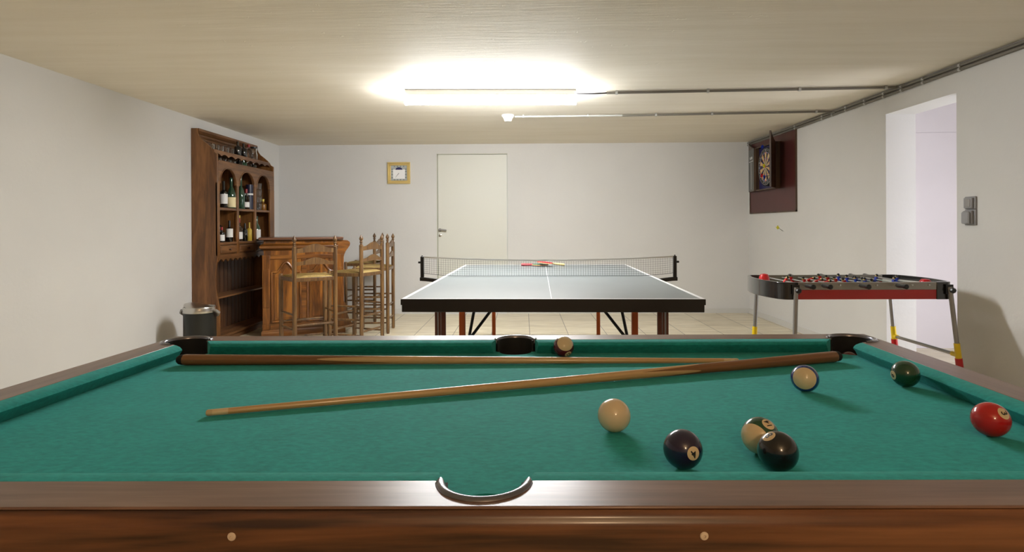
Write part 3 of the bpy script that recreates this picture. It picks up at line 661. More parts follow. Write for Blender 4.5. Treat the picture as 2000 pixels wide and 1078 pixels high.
# net (a thing of its own, clamped to the table)
nt = empty('table_net', (.175, 4.4375, .76), 'sagging mesh net with black posts across the table tennis table', 'net', rz=-.0248)
pn = .915
for s in (-1, 1):
    g = G(); g.box((s*pn-.012, -.012, -.01), (s*pn+.012, .012, .148)); g.cyl((s*(pn+.0), 0, .148), (s*pn, 0, .156), .006); g.cyl((s*(pn+.012), 0, .105), (s*(pn+.03), 0, .105), .008)
    g.prism([(s*(pn+.017), -.030), (s*(pn+.017), -.004), (s*(pn-.02), -.004), (s*.80, -.016), (s*.745, -.020), (s*.745, -.046), (s*.80, -.042), (s*(pn-.02), -.032)], -.014, .014, 'xz')
    obj('post', g, M['black'], nt, bevel=.003)
def ztop(x): return .118+.026*(x/pn)**2
def zbot(x): return .004+max(0, (abs(x)-.62)/.295)**2*.022
g = G()
def strip(zf, h, th):
    n = 40; rings = []
    for i in range(n+1):
        x = -pn+2*pn*i/n; z = zf(x); rings.append([(x, -th, z), (x, th, z), (x, th, z+h), (x, -th, z+h)])
    return G().ring_tube(rings)
obj('top_tape', strip(lambda x: ztop(x)-.006, .012, .0012), M['netband'], nt)
obj('lower_cord', strip(lambda x: zbot(x), .003, .0012), M['net'], nt)
nv = 106
for i in range(nv+1):
    x = -pn+2*pn*i/nv; g.rod([(x, 0, zbot(x)), (x, 0, ztop(x))], .0007, 3)
for k in range(1, 8):
    pts = []
    for i in range(21):
        x = -pn+2*pn*i/20; pts.append((x, 0, zbot(x)+(ztop(x)-zbot(x))*k/8))
    g.rod(pts, .0007, 3)
obj('mesh', g, M['net'], nt)
# bats
def bat(name, loc, rz, tilt, top, under, label, grip):
    o = empty(name, loc, label, 'bat'); o.rotation_euler = (tilt[0], tilt[1], rz)
    pts = [(.078*math.cos(t)*(1 if math.cos(t) > -.6 else .98), .075*math.sin(t)) for t in [2*PI*i/32 for i in range(32)]]
    obj('blade', G().prism(pts, .0022, .0078), M['cream'], o)
    obj('rubber', G().prism([(x*.99, y*.99) for x, y in pts], .0079, .0105), M[top], o); obj('rubber', G().prism([(x*.99, y*.99) for x, y in pts], 0, .0021), M[under], o)
    g = G(); g.rod([(.065, 0, .005), (.10, 0, .005), (.16, 0, .005), (.175, 0, .005)], [.009, .0125, .014, .011], 12); g.map(lambda v: Vector((v.x, v.y*1.1, .005+(v.z-.005)*.85)))
    obj('handle', g, grip, o); return o
M['bgreen'] = plain('green_rubber', (.02, .12, .07), .5); M['bred'] = plain('red_rubber', (.45, .02, .03), .45); M['bblue'] = plain('blue_rubber', (.02, .03, .25), .45)
bat('table_tennis_bat', (.155, 5.60, .768), PI-.1, (0, 0), 'bgreen', 'bred', 'table tennis bat with a red grip pointing left beyond the net', plain('red_grip', (.42, .03, .04), .5, noise=.5, nscale=60))
bat('table_tennis_bat', (.20, 5.565, .787), -.05, (.02, .10), 'bred', 'bblue', 'red and blue table tennis bat with a wooden handle pointing right', M['cream'])

# ------------------------------------------------------------------ football table
FX0, FX1, FY0, FY1 = 1.726, 2.584, 3.87, 4.47
fb = empty('football_table', ((FX0+FX1)/2, (FY0+FY1)/2, 0), 'red and black football table on splayed grey legs by the doorway', 'football table')
cx, cy = (FX0+FX1)/2, (FY0+FY1)/2
OF = (cx, cy, 0)
ZT, ZB = .764, .657
for y0, y1 in ((FY0, FY0+.022), (FY1-.022, FY1)):
    g = G(); g.box((FX0, y0, ZB), (FX1, y1, .717)); g.mi = 1; g.box((FX0, y0-.001, .717), (FX1, y1+.001, ZT))
    obj('side_wall', g, [M['red'], M['alu']], fb, bevel=.002, off=OF)
g = G(); g.box((FX0-.02, FY0+.022, .672), (FX1+.02, FY1-.022, .684)); obj('pitch', g, plain('green_pitch', (.02, .12, .04), .5), fb, off=OF)
def end_shell(s):
    xe = FX0 if s < 0 else FX1; out = []; inn = []
    n = 48
    for i in range(n+1):
        t = .5-.5*math.cos(PI*i/n); y = FY0-.004+(FY1-FY0+.008)*t
        q = max(0, 1-min(t, 1-t)/.10); bul = (.098+.058*math.sin(PI*t)**.9)-.040*(1-math.sqrt(max(0, 1-q*q)))
        out.append((xe+s*bul, y)); inn.append((xe+s*(bul-.02), min(max(y, FY0+.02), FY1-.02)))
    poly = [(xe, FY0-.004)]+out+[(xe, FY1+.004), (xe, FY1-.02)]+inn[::-1]+[(xe, FY0+.02)]
    return poly
for s in (-1, 1):
    g = G(); g.prism(end_shell(s), ZB-.001, ZT+.001); obj('end_shell', g, M['blackgloss'], fb, bevel=.003, off=OF)
    xe = FX0 if s < 0 else FX1
    pl = []
    for i in range(13):
        t = i/12; pl.append((xe+s*(.060+.070*math.sin(PI*t)**.8), FY0+.02+(FY1-FY0-.04)*t))
    g = G(); g.prism([(xe, FY0+.022)]+pl+[(xe, FY1-.022)], .70, .735); obj('end_deck', g, M['whitep'], fb, off=OF)
    yc, hc = (cy+.10, .055) if s < 0 else (cy-.11, .034)
    g = G(); g.lathe((xe+s*.055, yc, .735), [(0, 0), (.036, 0), (.034, hc*.5), (.024, hc*.9), (0, hc)], 16); obj('ball_cup', g, M['redp'], fb, off=OF)
    g = G(); g.box((xe-s*.004, cy-.09, .684), (xe+s*.002, cy+.09, .735)); obj('goal', g, M['blackmatt'], fb, off=OF)
# legs: splayed tubes with yellow joints and red feet
for s in (-1, 1):
    xt, xb = (1.705, 1.680) if s < 0 else (2.655, 2.735)
    for fy, yy in ((0, FY0-.018), (1, FY1+.018)):
        yb2 = yy+(-.008 if fy == 0 else .03)
        top, bot = Vector((xt, yy, .735)), Vector((xb, yb2, 0))
        P = lambda z: top+(bot-top)*((.735-z)/.735)
        g = G(); g.cyl(P(.735), P(.30), .0135); lg = obj('leg', g, M['steel_dull'], fb, off=OF)
        g = G(); g.cyl(P(.385), P(.291), .0175); obj('yellow_joint', g, M['yellow'], lg, off=OF)
        g = G(); g.cyl(P(.292), P(.03), .0205, .0215).cyl(P(.03), P(0), .0215, .018); obj('rubber_foot', g, M['redp'], lg, off=OF)
        d_ = -1 if fy == 0 else 1
        g = G(); g.box((xt-.022, yy-.006*d_-.006, .69), (xt+.022, yy+.006, .75)); g.lathe((xt+.008, yy, .715), [(0, 0), (.018, 0), (.018, .022), (.012, .03), (0, .03)], 8, (0, d_, 0)); obj('leg_bracket', g, M['black'], lg, off=OF)
    pa = Vector((xb+(xt-xb)*.42, FY0-.02, .312)); pb = Vector((xb+(xt-xb)*.42, FY1+.035, .312))
    g = G(); g.cyl(pa, pb, .011); obj('cross_tube', g, M['steel_dull'], fb, off=OF)
    g = G(); g.cyl(pa+Vector((0, .05, 0)), pa, .0155).cyl(pb-Vector((0, .04, 0)), pb, .0155); obj('yellow_joint', g, M['yellow'], fb, off=OF)
# rods and players
def player_mesh(shirt):
    g = G()
    g.mi = 0; g.box((-.006, -.009, -.050), (.006, .009, -.022)); g.box((-.011, -.009, -.060), (.004, .009, -.050))
    g.mi = 1; g.box((-.0065, -.011, -.022), (.0065, .011, .018)); g.cyl((0, -.012, .010), (0, .012, .010), .005, seg=8)
    g.mi = 2; g.sphere((-.003, 0, .025), .0075, 10, 8)
    g.mi = 3; g.sphere((.001, 0, .030), .0095, 10, 6)
    bmesh.ops.recalc_face_normals(g.b, faces=g.b.faces)
    me = bpy.data.meshes.new('player'); g.b.to_mesh(me); g.b.free()
    for m_ in (M['whitep'], shirt, M['cream'], M['black']): me.materials.append(m_)
    for p in me.polygons: p.use_smooth = True
    me.set_sharp_from_angle(angle=.6)
    return me
pm_r = player_mesh(M['redp']); pm_b = player_mesh(M['blue'])
rods = [(1.766, 'r', 1, 1), (1.869, 'r', 2, 1), (1.984, 'b', 3, 0), (2.100, 'r', 4, 1), (2.212, 'b', 4, 0), (2.326, 'b' if 0 else 'r', 3, 1), (2.43, 'b', 2, 0), (2.535, 'b', 1, 0)]
tilts = [.55, -.45, 1.2, -.6, -.25, -1.1, .15, -.2]
cols = ['r', 'r', 'r', 'r', 'b', 'b', 'b', 'b']
for k, (x, _, n, front) in enumerate(rods):
    zr = .747
    y0, y1 = (FY0-.03, FY1+.10) if front else (FY0-.012, FY1+.03)
    g = G(); g.cyl((x, y0, zr), (x, y1, zr), .0048, seg=10); rd = obj('rod', g, M['wire'], fb, off=OF)
    sgn = -1 if front else 1; ye = FY0-.02 if front else FY1+.02
    g = G(); g.lathe((x, ye, zr), [(0, 0), (.009, 0), (.0135, .012), (.013, .07), (.0155, .078), (.0155, .10), (.010, .105), (0, .105)], 12, (0, sgn, 0)); obj('grip', g, M['black'], rd, off=OF)
    for i in range(n):
        yy = cy+(i-(n-1)/2)*(.11 if n > 2 else .2)+(.02 if k % 2 else -.015)
        p = bpy.data.objects.new('player', pm_r if cols[k] == 'r' else pm_b); C.objects.link(p); p.parent = rd
        p.location = (x-cx, yy-cy, zr); p.rotation_euler = (0, tilts[k], 0)

# ------------------------------------------------------------------ dartboard corner
bd = G(); bd.box((XR-.012, 6.52, 1.283), (XR-.001, 7.812, 2.140)); bd.mi = 1
for q in ((6.505, 1.27, 6.522, 2.142), (7.81, 1.27, 7.822, 2.142), (6.505, 1.268, 7.822, 1.284)): bd.box((XR-.018, q[0], q[1]), (XR-.001, q[2], q[3]))
tag(obj('backing_board', bd, [M['maroon'], M['dkwood']]), 'maroon backing board on the right wall behind the dart cabinet', 'wall board')
KX = XR-.0125; KF = 2.832
dc = empty('dart_cabinet', (KX, 7.2, 1.77), 'dark wooden dart cabinet with open doors on the maroon board', 'dart cabinet')
OF = (KX, 7.2, 1.77)
k0, k1, z0, z1 = 6.90, 7.50, 1.54, 2.065
g = G(); g.box((KF, k0, z0), (KX, k0+.014, z1)).box((KF, k1-.014, z0), (KX, k1, z1)).box((KF, k0+.014, z0), (KX, k1-.014, z0+.014)).box((KF, k0+.014, z1-.014), (KX, k1-.014, z1)); obj('case', g, M['dkwood'], dc, bevel=.002, off=OF)
g = G(); g.box((KX-.008, k0+.014, z0+.014), (KX, k1-.014, z1-.014)); obj('back_lining', g, M['navy'], dc, off=OF)
def dart_door(hinge, tip, name, inner, marks):
    hx, hy = hinge; tx, ty = tip; L = math.hypot(tx-hx, ty-hy); ang = math.atan2(ty-hy, tx-hx)
    n = 12; top = [(L*i/n, z1-OF[2]+.085*(i/n)**1.6) for i in range(n+1)]
    g = G(); g.prism([(0, z0-OF[2]), (L, z0-OF[2])]+top[::-1], -.009, .009, 'xz')
    T = Matrix.Translation((hx-OF[0], hy-OF[1], 0)) @ Matrix.Rotation(ang, 4, 'Z')
    g.xf(T); dd = obj(name, g, M['dkwood'], dc, bevel=.002)
    g = G(); si = inner
    g.box((.012, si*.0095, z0-OF[2]+.012), (L-.012, si*.0115, z1-OF[2]-.005)); g.mi = 1
    for (a_, b_, c_, e_) in marks: g.box((a_*L, si*.0115, b_), (c_*L, si*.0122, e_))
    g.xf(T); obj('scoreboard', g, [M['greydoor'], M['tline']], dd)
dart_door((KF-.006, k0+.004), (2.673, 6.648), 'cabinet_door', -1, [(.2, .13, .8, .137)])
dart_door((KF-.006, k1-.004), (2.866, 7.785), 'cabinet_door', 1, [(.15, .14, .85, .147), (.3, .17, .45, .20), (.55, .17, .7, .20), (.48, -.2, .52, .13)])
# the dartboard hangs inside the cabinet
dbx = KX-.010
db = empty('dartboard', (dbx, 7.2, 1.808), 'round dartboard with cream and dark segments inside the open cabinet', 'dartboard')
g = G(); g.lathe((0, 0, 0), [(0, 0), (.225, 0), (.225, .034), (0, .034)], 60, (-1, 0, 0)); obj('board_body', g, M['blackmatt'], db)
g = G()
def sector(r0, r1, a0, a1, x, mi):
    g.mi = mi; n = 3; P = []
    for i in range(n+1):
        t = a0+(a1-a0)*i/n; P.append((r1*math.cos(t), r1*math.sin(t)))
    for i in range(n, -1, -1):
        t = a0+(a1-a0)*i/n; P.append((r0*math.cos(t), r0*math.sin(t)))
    g.prism(P, x, x-.001, 'yz')
for i in range(20):
    a0 = 2*PI*(i-.5)/20; a1 = a0+2*PI/20; e = i % 2
    sector(.016, .098, a0, a1, -.034, 0 if e else 1); sector(.108, .160, a0, a1, -.034, 0 if e else 1)
    sector(.098, .108, a0, a1, -.034, 2 if e else 3); sector(.160, .170, a0, a1, -.034, 2 if e else 3)
    sector(.0, .016, a0, a1, -.034, 2)
obj('segments', g, [M['cream'], plain('dark_brown_segment', (.035, .012, .008), .8), M['redp'], M['blue']], db)
g = G()
for R_ in (.170, .212): g.rod([(-.038, R_*math.cos(t), R_*math.sin(t)) for t in [2*PI*i/48 for i in range(49)]], .0018, 5)
for i in range(20):
    t = 2*PI*(i-.5)/20; g.cyl((-.037, .016*math.cos(t), .016*math.sin(t)), (-.037, .212*math.cos(t), .212*math.sin(t)), .0009, seg=4)
obj('wire_spider', g, M['wire'], db)
NUMS = [20, 1, 18, 4, 13, 6, 10, 15, 2, 17, 3, 19, 7, 16, 8, 11, 14, 9, 12, 5]
def text_mesh(s, size, bold=True):
    cu = bpy.data.curves.new('t', 'FONT'); cu.body = s; cu.size = size; cu.align_x = 'CENTER'; cu.align_y = 'CENTER'; cu.resolution_u = 3
    if bold: cu.offset = size*.02
    o = bpy.data.objects.new('t', cu); C.objects.link(o); dg = bpy.context.evaluated_depsgraph_get()
    me = bpy.data.meshes.new_from_object(o.evaluated_get(dg)); bpy.data.objects.remove(o); bm = bmesh.new(); bm.from_mesh(me); bpy.data.meshes.remove(me)
    return bm
g = G()
for i, nmb in enumerate(NUMS):
    bm = text_mesh(str(nmb), .034); t = PI/2-2*PI*i/20
    # facing -x: seen from inside the room, +y is to the left
    cyy, czz = .191*math.cos(t), .191*math.sin(t)
    for f in bm.faces:
        g.faces([(-.0375, -(v.co.x+cyy), v.co.y+czz) for v in f.verts], [tuple(range(len(f.verts)))])
    bm.free()
obj('number_ring', g, M['wire'], db, smooth=False)
def dart(tip, tail, col, label):
    tip, tail = Vector(tip), Vector(tail); o = empty('dart', tip, label, 'dart', None); d_ = tail-tip; L = d_.length; u = d_.normalized()
    g = G(); g.rod([(0, 0, 0), u*L*.22], [.0006, .0013], 8); obj('point', g, M['wire'], o)
    g = G(); g.rod([u*L*.2, u*L*.24, u*L*.5, u*L*.54], [.0025, .0036, .0036, .0022], 10); obj('barrel', g, M['steel_dull'], o)
    g = G(); g.rod([u*L*.53, u*L*.85], .0022, 8); obj('shaft', g, M['black'], o)
    a1 = u.cross(Vector((0, 0, 1))).normalized(); a2 = u.cross(a1)
    g = G()
    for q in (a1, a2):
        nn = u.cross(q)*.0004
        P = [u*L*.74, u*L*.80+q*.020, u*L*.97+q*.020, u*L*1.0, u*L*.97-q*.020, u*L*.80-q*.020]
        g.faces([p+nn for p in P]+[p-nn for p in P], [(0,1,2,3,4,5), (11,10,9,8,7,6)]+[(i, (i+1) % 6, 6+(i+1) % 6, 6+i) for i in range(6)])
    obj('flight', g, col, o, smooth=False)
M['yflight'] = plain('yellow_flight', (.80, .75, .02), .5)
xx = dbx-.036
dart((xx, 7.01, 1.79), (2.725, 6.985, 1.800), M['yflight'], 'yellow-flighted dart stuck near the middle of the dartboard')
dart((xx, 7.08, 1.68), (2.73, 7.065, 1.695), M['redp'], 'red-flighted dart low in the dartboard')
dart((xx, 7.01, 1.70), (2.727, 6.985, 1.668), M['blue'], 'blue-flighted dart low in the dartboard beside the red one')
dart((xx, 7.06, 1.965), (2.73, 7.045, 2.03), M['blue'], 'blue-flighted dart at the top of the dartboard')
dart((XR-.002, 6.83, 1.048), (2.775, 6.735, 1.105), M['yflight'], 'yellow-flighted dart stuck in the bare wall below the maroon board')

# ------------------------------------------------------------------ pool table
PC, PR, SK = Vector((-.0343, 1.2709)), .0111, .0473
ca, sa = math.cos(PR), math.sin(PR)
def T2(x, y): x2 = x+SK*y; return (ca*x2-sa*y, sa*x2+ca*y)
def Tm(v):
    q = T2(v.x, v.y); return Vector((q[0], q[1], v.z))
pt = empty('pool_table', (PC.x, PC.y, 0), 'pool table with teal cloth and brown wooden rails in the foreground', 'pool table')
PL, PW, WI, PZ, BZ = 1.030, .560, .074, .800, .765
il, iw = PL-WI, PW-WI
def pp(name, g, m, parent=None, **k):
    g.map(Tm); return obj(name, g, m, parent or pt, **k)
def arc(cx_, cy_, r, a0, a1, n=16): return [(cx_+r*math.cos(math.radians(a0+(a1-a0)*i/n)), cy_+r*math.sin(math.radians(a0+(a1-a0)*i/n))) for i in range(n+1)]
RP, CO = .057, .000      # pocket radius, centre at the inner corner
SP, SO = .0525, .0        # side pocket radius
sx = .001; fxp = -.007
# rails: long ones carry the side pocket notch, all are mitred at the corners and notched by the corner pockets
def long_rail(s):
    P = [(-PL, -PW), (PL, -PW)]
    P += [(il+RP*.7071, -iw-RP*.7071)]+arc(il, -iw, RP, -45, -180, 14)[1:]
    P += arc(sx if s < 0 else fxp, -iw, SP, 0, -180, 20)
    P += arc(-il, -iw, RP, 0, -135, 14)
    return [(x, y*(1 if s < 0 else -1)) for x, y in P]
def short_rail(s):
    P = [(-PL, PW), (-PL, -PW), (-il-RP*.7071, -iw-RP*.7071)]+arc(-il, -iw, RP, 225, 90, 14)[1:]+arc(-il, iw, RP, -90, -225, 14)
    return [(x*(1 if s < 0 else -1), y) for x, y in P]
for s in (-1, 1):
    g = G(); g.prism(long_rail(s), PZ-.004, PZ); pp('rail', g, M['railtop_x'], bevel=.0015)
    g = G(); g.prism(short_rail(s), PZ-.004, PZ); pp('rail', g, M['railtop_y'], bevel=.0015)
# apron below the rail tops: rounded upper lip, then a tall flat board
lip = [(-.012, .7958), (0, .7958), (.0003, .790), (.002, .7865), (.0048, .7835), (.006, .779), (.0055, .772), (.004, .764), (.0035, .752), (.0035, .60), (-.012, .60)]
for s in (-1, 1):
    g = G(); g.sweep(lip, [(-PL, s*PW), (PL, s*PW)][::1 if s < 0 else -1]); pp('apron', g, M['walnut_x'], angle=50)
    g = G(); g.sweep(lip, [(s*PL, -PW), (s*PL, PW)][::1 if s > 0 else -1]); pp('apron', g, M['walnut_y'], angle=50)
for x_ in (-.287+.002, .262):
    g = G(); g.lathe((x_, -PW-.0048, .768), [(0, 0), (.0048, 0), (.0050, .0008), (.0042, .0018), (.0018, .0022), (.0015, .0008), (0, .0006)], 20, (0, -1, 0)); pp('screw', g, plain('tan_screw_head', (.68, .56, .44), .45))
# bed with pocket bites
def bite(cx_, cy_, r, a0, a1, n=14): return arc(cx_, cy_, r, a0, a1, n)
rb = RP-.004
bp = bite(-il, -iw, rb+.012, 90, 0)+bite(sx, -iw-.006, SP-.006, 180, 0)+bite(il, -iw, rb+.012, 180, 90)+bite(il, iw, rb+.012, 270, 180)+bite(fxp, iw+.006, SP-.006, 0, -180)+bite(-il, iw, rb+.012, 0, -90)
g = G(); g.prism(bp, BZ-.03, BZ); pp('playing_bed', g, M['cloth'])
# cushions
def cushion(p0, p1, inward, c0, c1):
    """p0,p1 along the wood line, inward unit normal, c0/c1 how far the nose is cut back at either end."""
    p0, p1, n_ = Vector(p0), Vector(p1), Vector(inward); d_ = (p1-p0).normalized()
    prof = [(0, .7995), (.010, .8000), (.028, .7985), (.036, .7955), (.0405, .7915), (.0403, .7895), (.031, .781), (.020, .7655), (0, .7655)]
    rings = []
    for e, (p, c, sg) in enumerate(((p0, c0, 1), (p1, c1, -1))):
        rings.append([(p.x+n_.x*o+d_.x*sg*c*o/.04, p.y+n_.y*o+d_.y*sg*c*o/.04, z) for o, z in prof])
    return G().ring_tube(rings)
e = .004; cg = .060
for s in (-1, 1):
    mx = sx if s < 0 else fxp
    pp('cushion', cushion((-il+cg, s*iw), (mx-SP-e, s*iw), (0, -s), .030, .010), M['cloth'], angle=50)
    pp('cushion', cushion((mx+SP+e, s*iw), (il-cg, s*iw), (0, -s), .010, .030), M['cloth'], angle=50)
    pp('cushion', cushion((s*il, -iw+cg), (s*il, iw-cg), (-s, 0), .030, .030), M['cloth'], angle=50)
# pockets: black cup and glossy trim
def pocket(cx_, cy_, r, a0, a1, corner):
    g = G(); n = 20
    ro, ri = r+.001, r-.005; rings = []
    A = [math.radians(a0+(a1-a0)*i/n) for i in range(n+1)]
    for t in A:
        c, s_ = math.cos(t), math.sin(t)
        rings.append([(cx_+ri*c, cy_+ri*s_, .70), (cx_+(r-.0008)*c, cy_+(r-.0008)*s_, .70), (cx_+(r-.0008)*c, cy_+(r-.0008)*s_, .797), (cx_+ri*c, cy_+ri*s_, .797)])
    g.ring_tube(rings)
    g.prism([(cx_+(r+.02)*math.cos(t), cy_+(r+.02)*math.sin(t)) for t in [2*PI*i/24 for i in range(24)]], .690, .7085)
    pk = pp('pocket', g, M['blackmatt'])
    g = G(); rings = []
    tw = .0105
    for i, t in enumerate(A):
        c, s_ = math.cos(t), math.sin(t); k = 1 if 0 < i < n else .55
        a_, b_ = r-.002, r+tw
        m_ = (a_+b_)/2; hw_ = (b_-a_)/2*k
        rings.append([(cx_+(m_+hw_*u)*c, cy_+(m_+hw_*u)*s_, z) for u, z in ((-1, .788), (-1, .8010), (-.7, .8030), (0, .8042), (.7, .8032), (1, .8003))])
    g.ring_tube(rings); pp('pocket_trim', g, M['trim'], pk, angle=50)
for s in (-1, 1):
    pocket(sx if s < 0 else fxp, s*iw, SP, 0, 180*s, False)
    for q in (-1, 1):
        base = {(-1, -1): (90, 360), (1, -1): (-180, 90), (1, 1): (-90, 180), (-1, 1): (0, 270)}[(q, s)]
        pocket(q*il, s*iw, RP, base[0]+10, base[1]-10, True)
for sx_ in (-1, 1):
    for sy_ in (-1, 1):
        g = G(); g.box((sx_*(PL-.17), sy_*(PW-.17), .0), (sx_*(PL-.04), sy_*(PW-.04), .60)); pp('leg', g, M['walnut_x'], bevel=.01)
g = G(); g.box((-PL+.03, -PW+.03, .60), (PL-.03, PW-.03, .62)); pp('bottom_panel', g, M['blackmatt'])

# balls
BR = .0286
def ball(loc, col, label, axis=None, cap=.6, spot=None, num=None, rot=0, group=None):
    loc = Vector(loc); vdir = (Vector((0, 0, CAM_H))-loc).normalized()
    rgt = vdir.cross(Vector((0, 0, 1))).normalized()*-1; up = vdir.cross(rgt)*1
    if up.z < 0: up = -up
    W = lambda a_: (rgt*a_[0]+up*a_[1]+vdir*a_[2]).normalized()
    m, t, n, l, p = nodes('ball_'+label.split()[0])
    p.inputs['Roughness'].default_value = .2; p.inputs['Coat Weight'].default_value = .5; p.inputs['Coat Roughness'].default_value = .04
    p.inputs['Base Color'].default_value = c4(col)
    if axis:
        ax = W(axis); tc = n.new('ShaderNodeTexCoord'); vm = n.new('ShaderNodeVectorMath'); vm.operation = 'DOT_PRODUCT'; vm.inputs[1].default_value = ax/BR
        l.new(tc.outputs['Object'], vm.inputs[0]); ab = n.new('ShaderNodeMath'); ab.operation = 'ABSOLUTE'; l.new(vm.outputs['Value'], ab.inputs[0])
        gt = n.new('ShaderNodeMath'); gt.operation = 'GREATER_THAN'; gt.inputs[1].default_value = cap; l.new(ab.outputs[0], gt.inputs[0])
        mx = n.new('ShaderNodeMix'); mx.data_type = 'RGBA'; mx.inputs[6].default_value = c4(col); mx.inputs[7].default_value = (.72, .56, .34, 1)
        l.new(gt.outputs[0], mx.inputs[0]); l.new(mx.outputs[2], p.inputs['Base Color'])
    g = G(); g.sphere((0, 0, 0), BR, 64, 32); o = obj('billiard_ball', g, m, angle=180); o.location = loc; tag(o, label, 'ball', 'balls on the pool table')
    if spot:
        sd = W(spot); e1 = (rgt-sd*rgt.dot(sd)).normalized(); e2 = sd.cross(e1)
        if e2.dot(up) < 0: e2 = -e2
        c_, s_ = math.cos(rot), math.sin(rot); e1, e2 = e1*c_+e2*s_, e2*c_-e1*s_
        if e1.cross(e2).dot(sd) < 0: e1 = -e1
        def on(x, y, r_): return (sd*math.sqrt(max(0, BR*BR-x*x-y*y))+e1*x+e2*y).normalized()*r_
        g = G(); n_ = 28; R_ = .0098; rings = [[on(R_*k/4*math.cos(2*PI*i/n_), R_*k/4*math.sin(2*PI*i/n_), BR+.00015) for i in range(n_)] for k in (4, 3, 2, 1, .05)]
        g.ring_tube(rings, caps=False); sp = obj('number_spot', g, M['ivory'], o, angle=180)
        bm = text_mesh(num, .0165 if len(num) < 2 else .0135)
        bmesh.ops.triangulate(bm, faces=bm.faces); bmesh.ops.subdivide_edges(bm, edges=bm.edges, cuts=1, use_grid_fill=False)
        g = G(); g.b.free(); g.b = bm
        g.map(lambda v: on(v.x*.95, v.y, BR+.00035)); obj('number', g, M['ink'], sp, angle=180)
    return o
bz = BZ+BR
ball((.158, 1.075, bz), (.72, .56, .36), 'plain cream white cue ball in the middle of the cloth')
ball((.236, .913, bz), (.014, .008, .040), 'dark purple ball numbered 4 at the near cushion', spot=(.53, -.17, .82), num='4', rot=math.radians(215))
ball((.373, .972, bz), (.008, .060, .022), 'green-striped white ball 14 half behind the black ball', axis=(-.50, -.42, .77), cap=.50, spot=(.42, .66, .60), num='14', rot=math.radians(130))
ball((.373, .905, bz), (.008, .008, .009), 'black ball numbered 8 at the near cushion', spot=(-.44, .70, .55), num='8', rot=math.radians(-60))
ball((.609, 1.335, bz), (.012, .035, .20), 'blue-rimmed striped ball with its white cap facing the viewer', axis=(-.04, -.01, 1), cap=.60)
ball((.849, 1.375, bz), (.008, .055, .022), 'solid green ball numbered 6 beside the right cushion', spot=(-.84, -.20, .50), num='6', rot=math.radians(60))
ball((.794, 1.054, bz), (.50, .006, .006), 'bright red ball numbered 3 at the right edge', spot=(.62, .46, .62), num='3', rot=math.radians(-50))
ball((.110, 1.687, bz), (.10, .006, .014), 'maroon-striped white ball 15 by the far cushion', axis=(.2, .42, .88), cap=.66, spot=(.45, -.72, .52), num='15', rot=.3)
ball((.925, 1.752, .7085+BR), (.12, .012, .012), 'dark red ball sunk in the far right corner pocket')

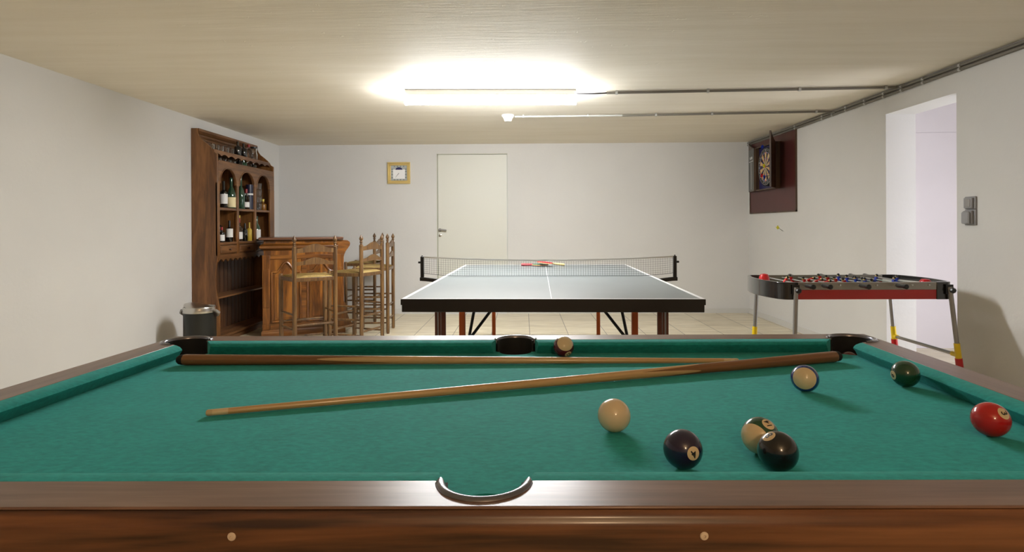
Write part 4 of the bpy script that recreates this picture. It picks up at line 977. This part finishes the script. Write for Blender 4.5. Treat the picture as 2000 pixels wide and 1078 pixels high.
# cues
def cue_mat(L, split, prong):
    m, t, n, l, p = nodes('cue_wood')
    tc = n.new('ShaderNodeTexCoord'); sp = n.new('ShaderNodeSeparateXYZ'); l.new(tc.outputs['Object'], sp.inputs[0])
    at = n.new('ShaderNodeMath'); at.operation = 'ARCTAN2'; l.new(sp.outputs['Z'], at.inputs[0]); l.new(sp.outputs['Y'], at.inputs[1])
    m4 = n.new('ShaderNodeMath'); m4.operation = 'MULTIPLY'; m4.inputs[1].default_value = 2; l.new(at.outputs[0], m4.inputs[0])
    cs = n.new('ShaderNodeMath'); cs.operation = 'SINE'; l.new(m4.outputs[0], cs.inputs[0])
    ab = n.new('ShaderNodeMath'); ab.operation = 'ABSOLUTE'; l.new(cs.outputs[0], ab.inputs[0])
    th = n.new('ShaderNodeMath'); th.operation = 'MULTIPLY_ADD'; th.inputs[1].default_value = -prong; th.inputs[2].default_value = split+prong; l.new(ab.outputs[0], th.inputs[0])
    lt = n.new('ShaderNodeMath'); lt.operation = 'LESS_THAN'; l.new(sp.outputs['X'], lt.inputs[0]); l.new(th.outputs[0], lt.inputs[1])
    mp = n.new('ShaderNodeMapping'); mp.inputs['Scale'].default_value = (3, 160, 160); l.new(tc.outputs['Object'], mp.inputs[0])
    ns = n.new('ShaderNodeTexNoise'); ns.inputs['Scale'].default_value = 1; ns.inputs['Detail'].default_value = 5; l.new(mp.outputs[0], ns.inputs['Vector'])
    def ramp(a_, b_):
        r = n.new('ShaderNodeValToRGB'); r.color_ramp.elements[0].position = .3; r.color_ramp.elements[1].position = .7; r.color_ramp.elements[0].color = c4(a_); r.color_ramp.elements[1].color = c4(b_); l.new(ns.outputs[0], r.inputs[0]); return r
    la, da = ramp((.52, .315, .135), (.66, .43, .21)), ramp((.17, .070, .024), (.27, .115, .038))
    mx = n.new('ShaderNodeMix'); mx.data_type = 'RGBA'; l.new(lt.outputs[0], mx.inputs[0]); l.new(la.outputs[0], mx.inputs[6]); l.new(da.outputs[0], mx.inputs[7])
    l.new(mx.outputs[2], p.inputs['Base Color']); p.inputs['Roughness'].default_value = .3; p.inputs['Coat Weight'].default_value = .4; p.inputs['Coat Roughness'].default_value = .12
    return m
def cue(butt, tip, label, split, prong, roll=0):
    butt, tip = Vector(butt), Vector(tip); L = (tip-butt).length
    o = empty('pool_cue', butt, label, 'cue', 'cues on the pool table'); o.rotation_mode = 'QUATERNION'
    o.rotation_quaternion = (tip-butt).to_track_quat('X', 'Z') @ Matrix.Rotation(roll, 3, 'X').to_quaternion()
    r0, r1 = .0145, .0062
    def rr(x): t = x/L; return r0+(r1-r0)*min(1, t*1.02)**.9
    xs = [.012+(L-.040-.012)*i/24 for i in range(25)]
    g = G(); g.rod([(.006, 0, 0)]+[(x, 0, 0) for x in xs], [r0*.93]+[rr(x) for x in xs], 24); obj('cue_shaft', g, cue_mat(L, split, prong), o)
    g = G(); g.lathe((0, 0, 0), [(0, -.012), (.008, -.011), (.012, -.006), (.0132, 0), (.0132, .008), (0, .008)], 20, (1, 0, 0)); obj('bumper', g, M['blackmatt'], o)
    g = G(); g.cyl((L-.040, 0, 0), (L-.012, 0, 0), r1+.0003, r1, 20); obj('ferrule', g, M['ivory'], o)
    g = G(); g.rod([(L-.012, 0, 0), (L-.004, 0, 0), (L-.001, 0, 0), (L, 0, 0)], [r1, r1, r1*.8, r1*.4], 20); obj('tip', g, plain('leather_tip', (.55, .42, .24), .7), o)
cue((-.900, 1.590, BZ+.0147), (.562, 1.608, BZ+.0068), 'pool cue lying flat along the far cushion, butt to the left', .36, .20, .4)
cue((.824, 1.622, BZ+.0150), (-.609, 1.158, BZ+.0068), 'pool cue lying diagonally across the cloth, butt at the right', .42, .16, .6)
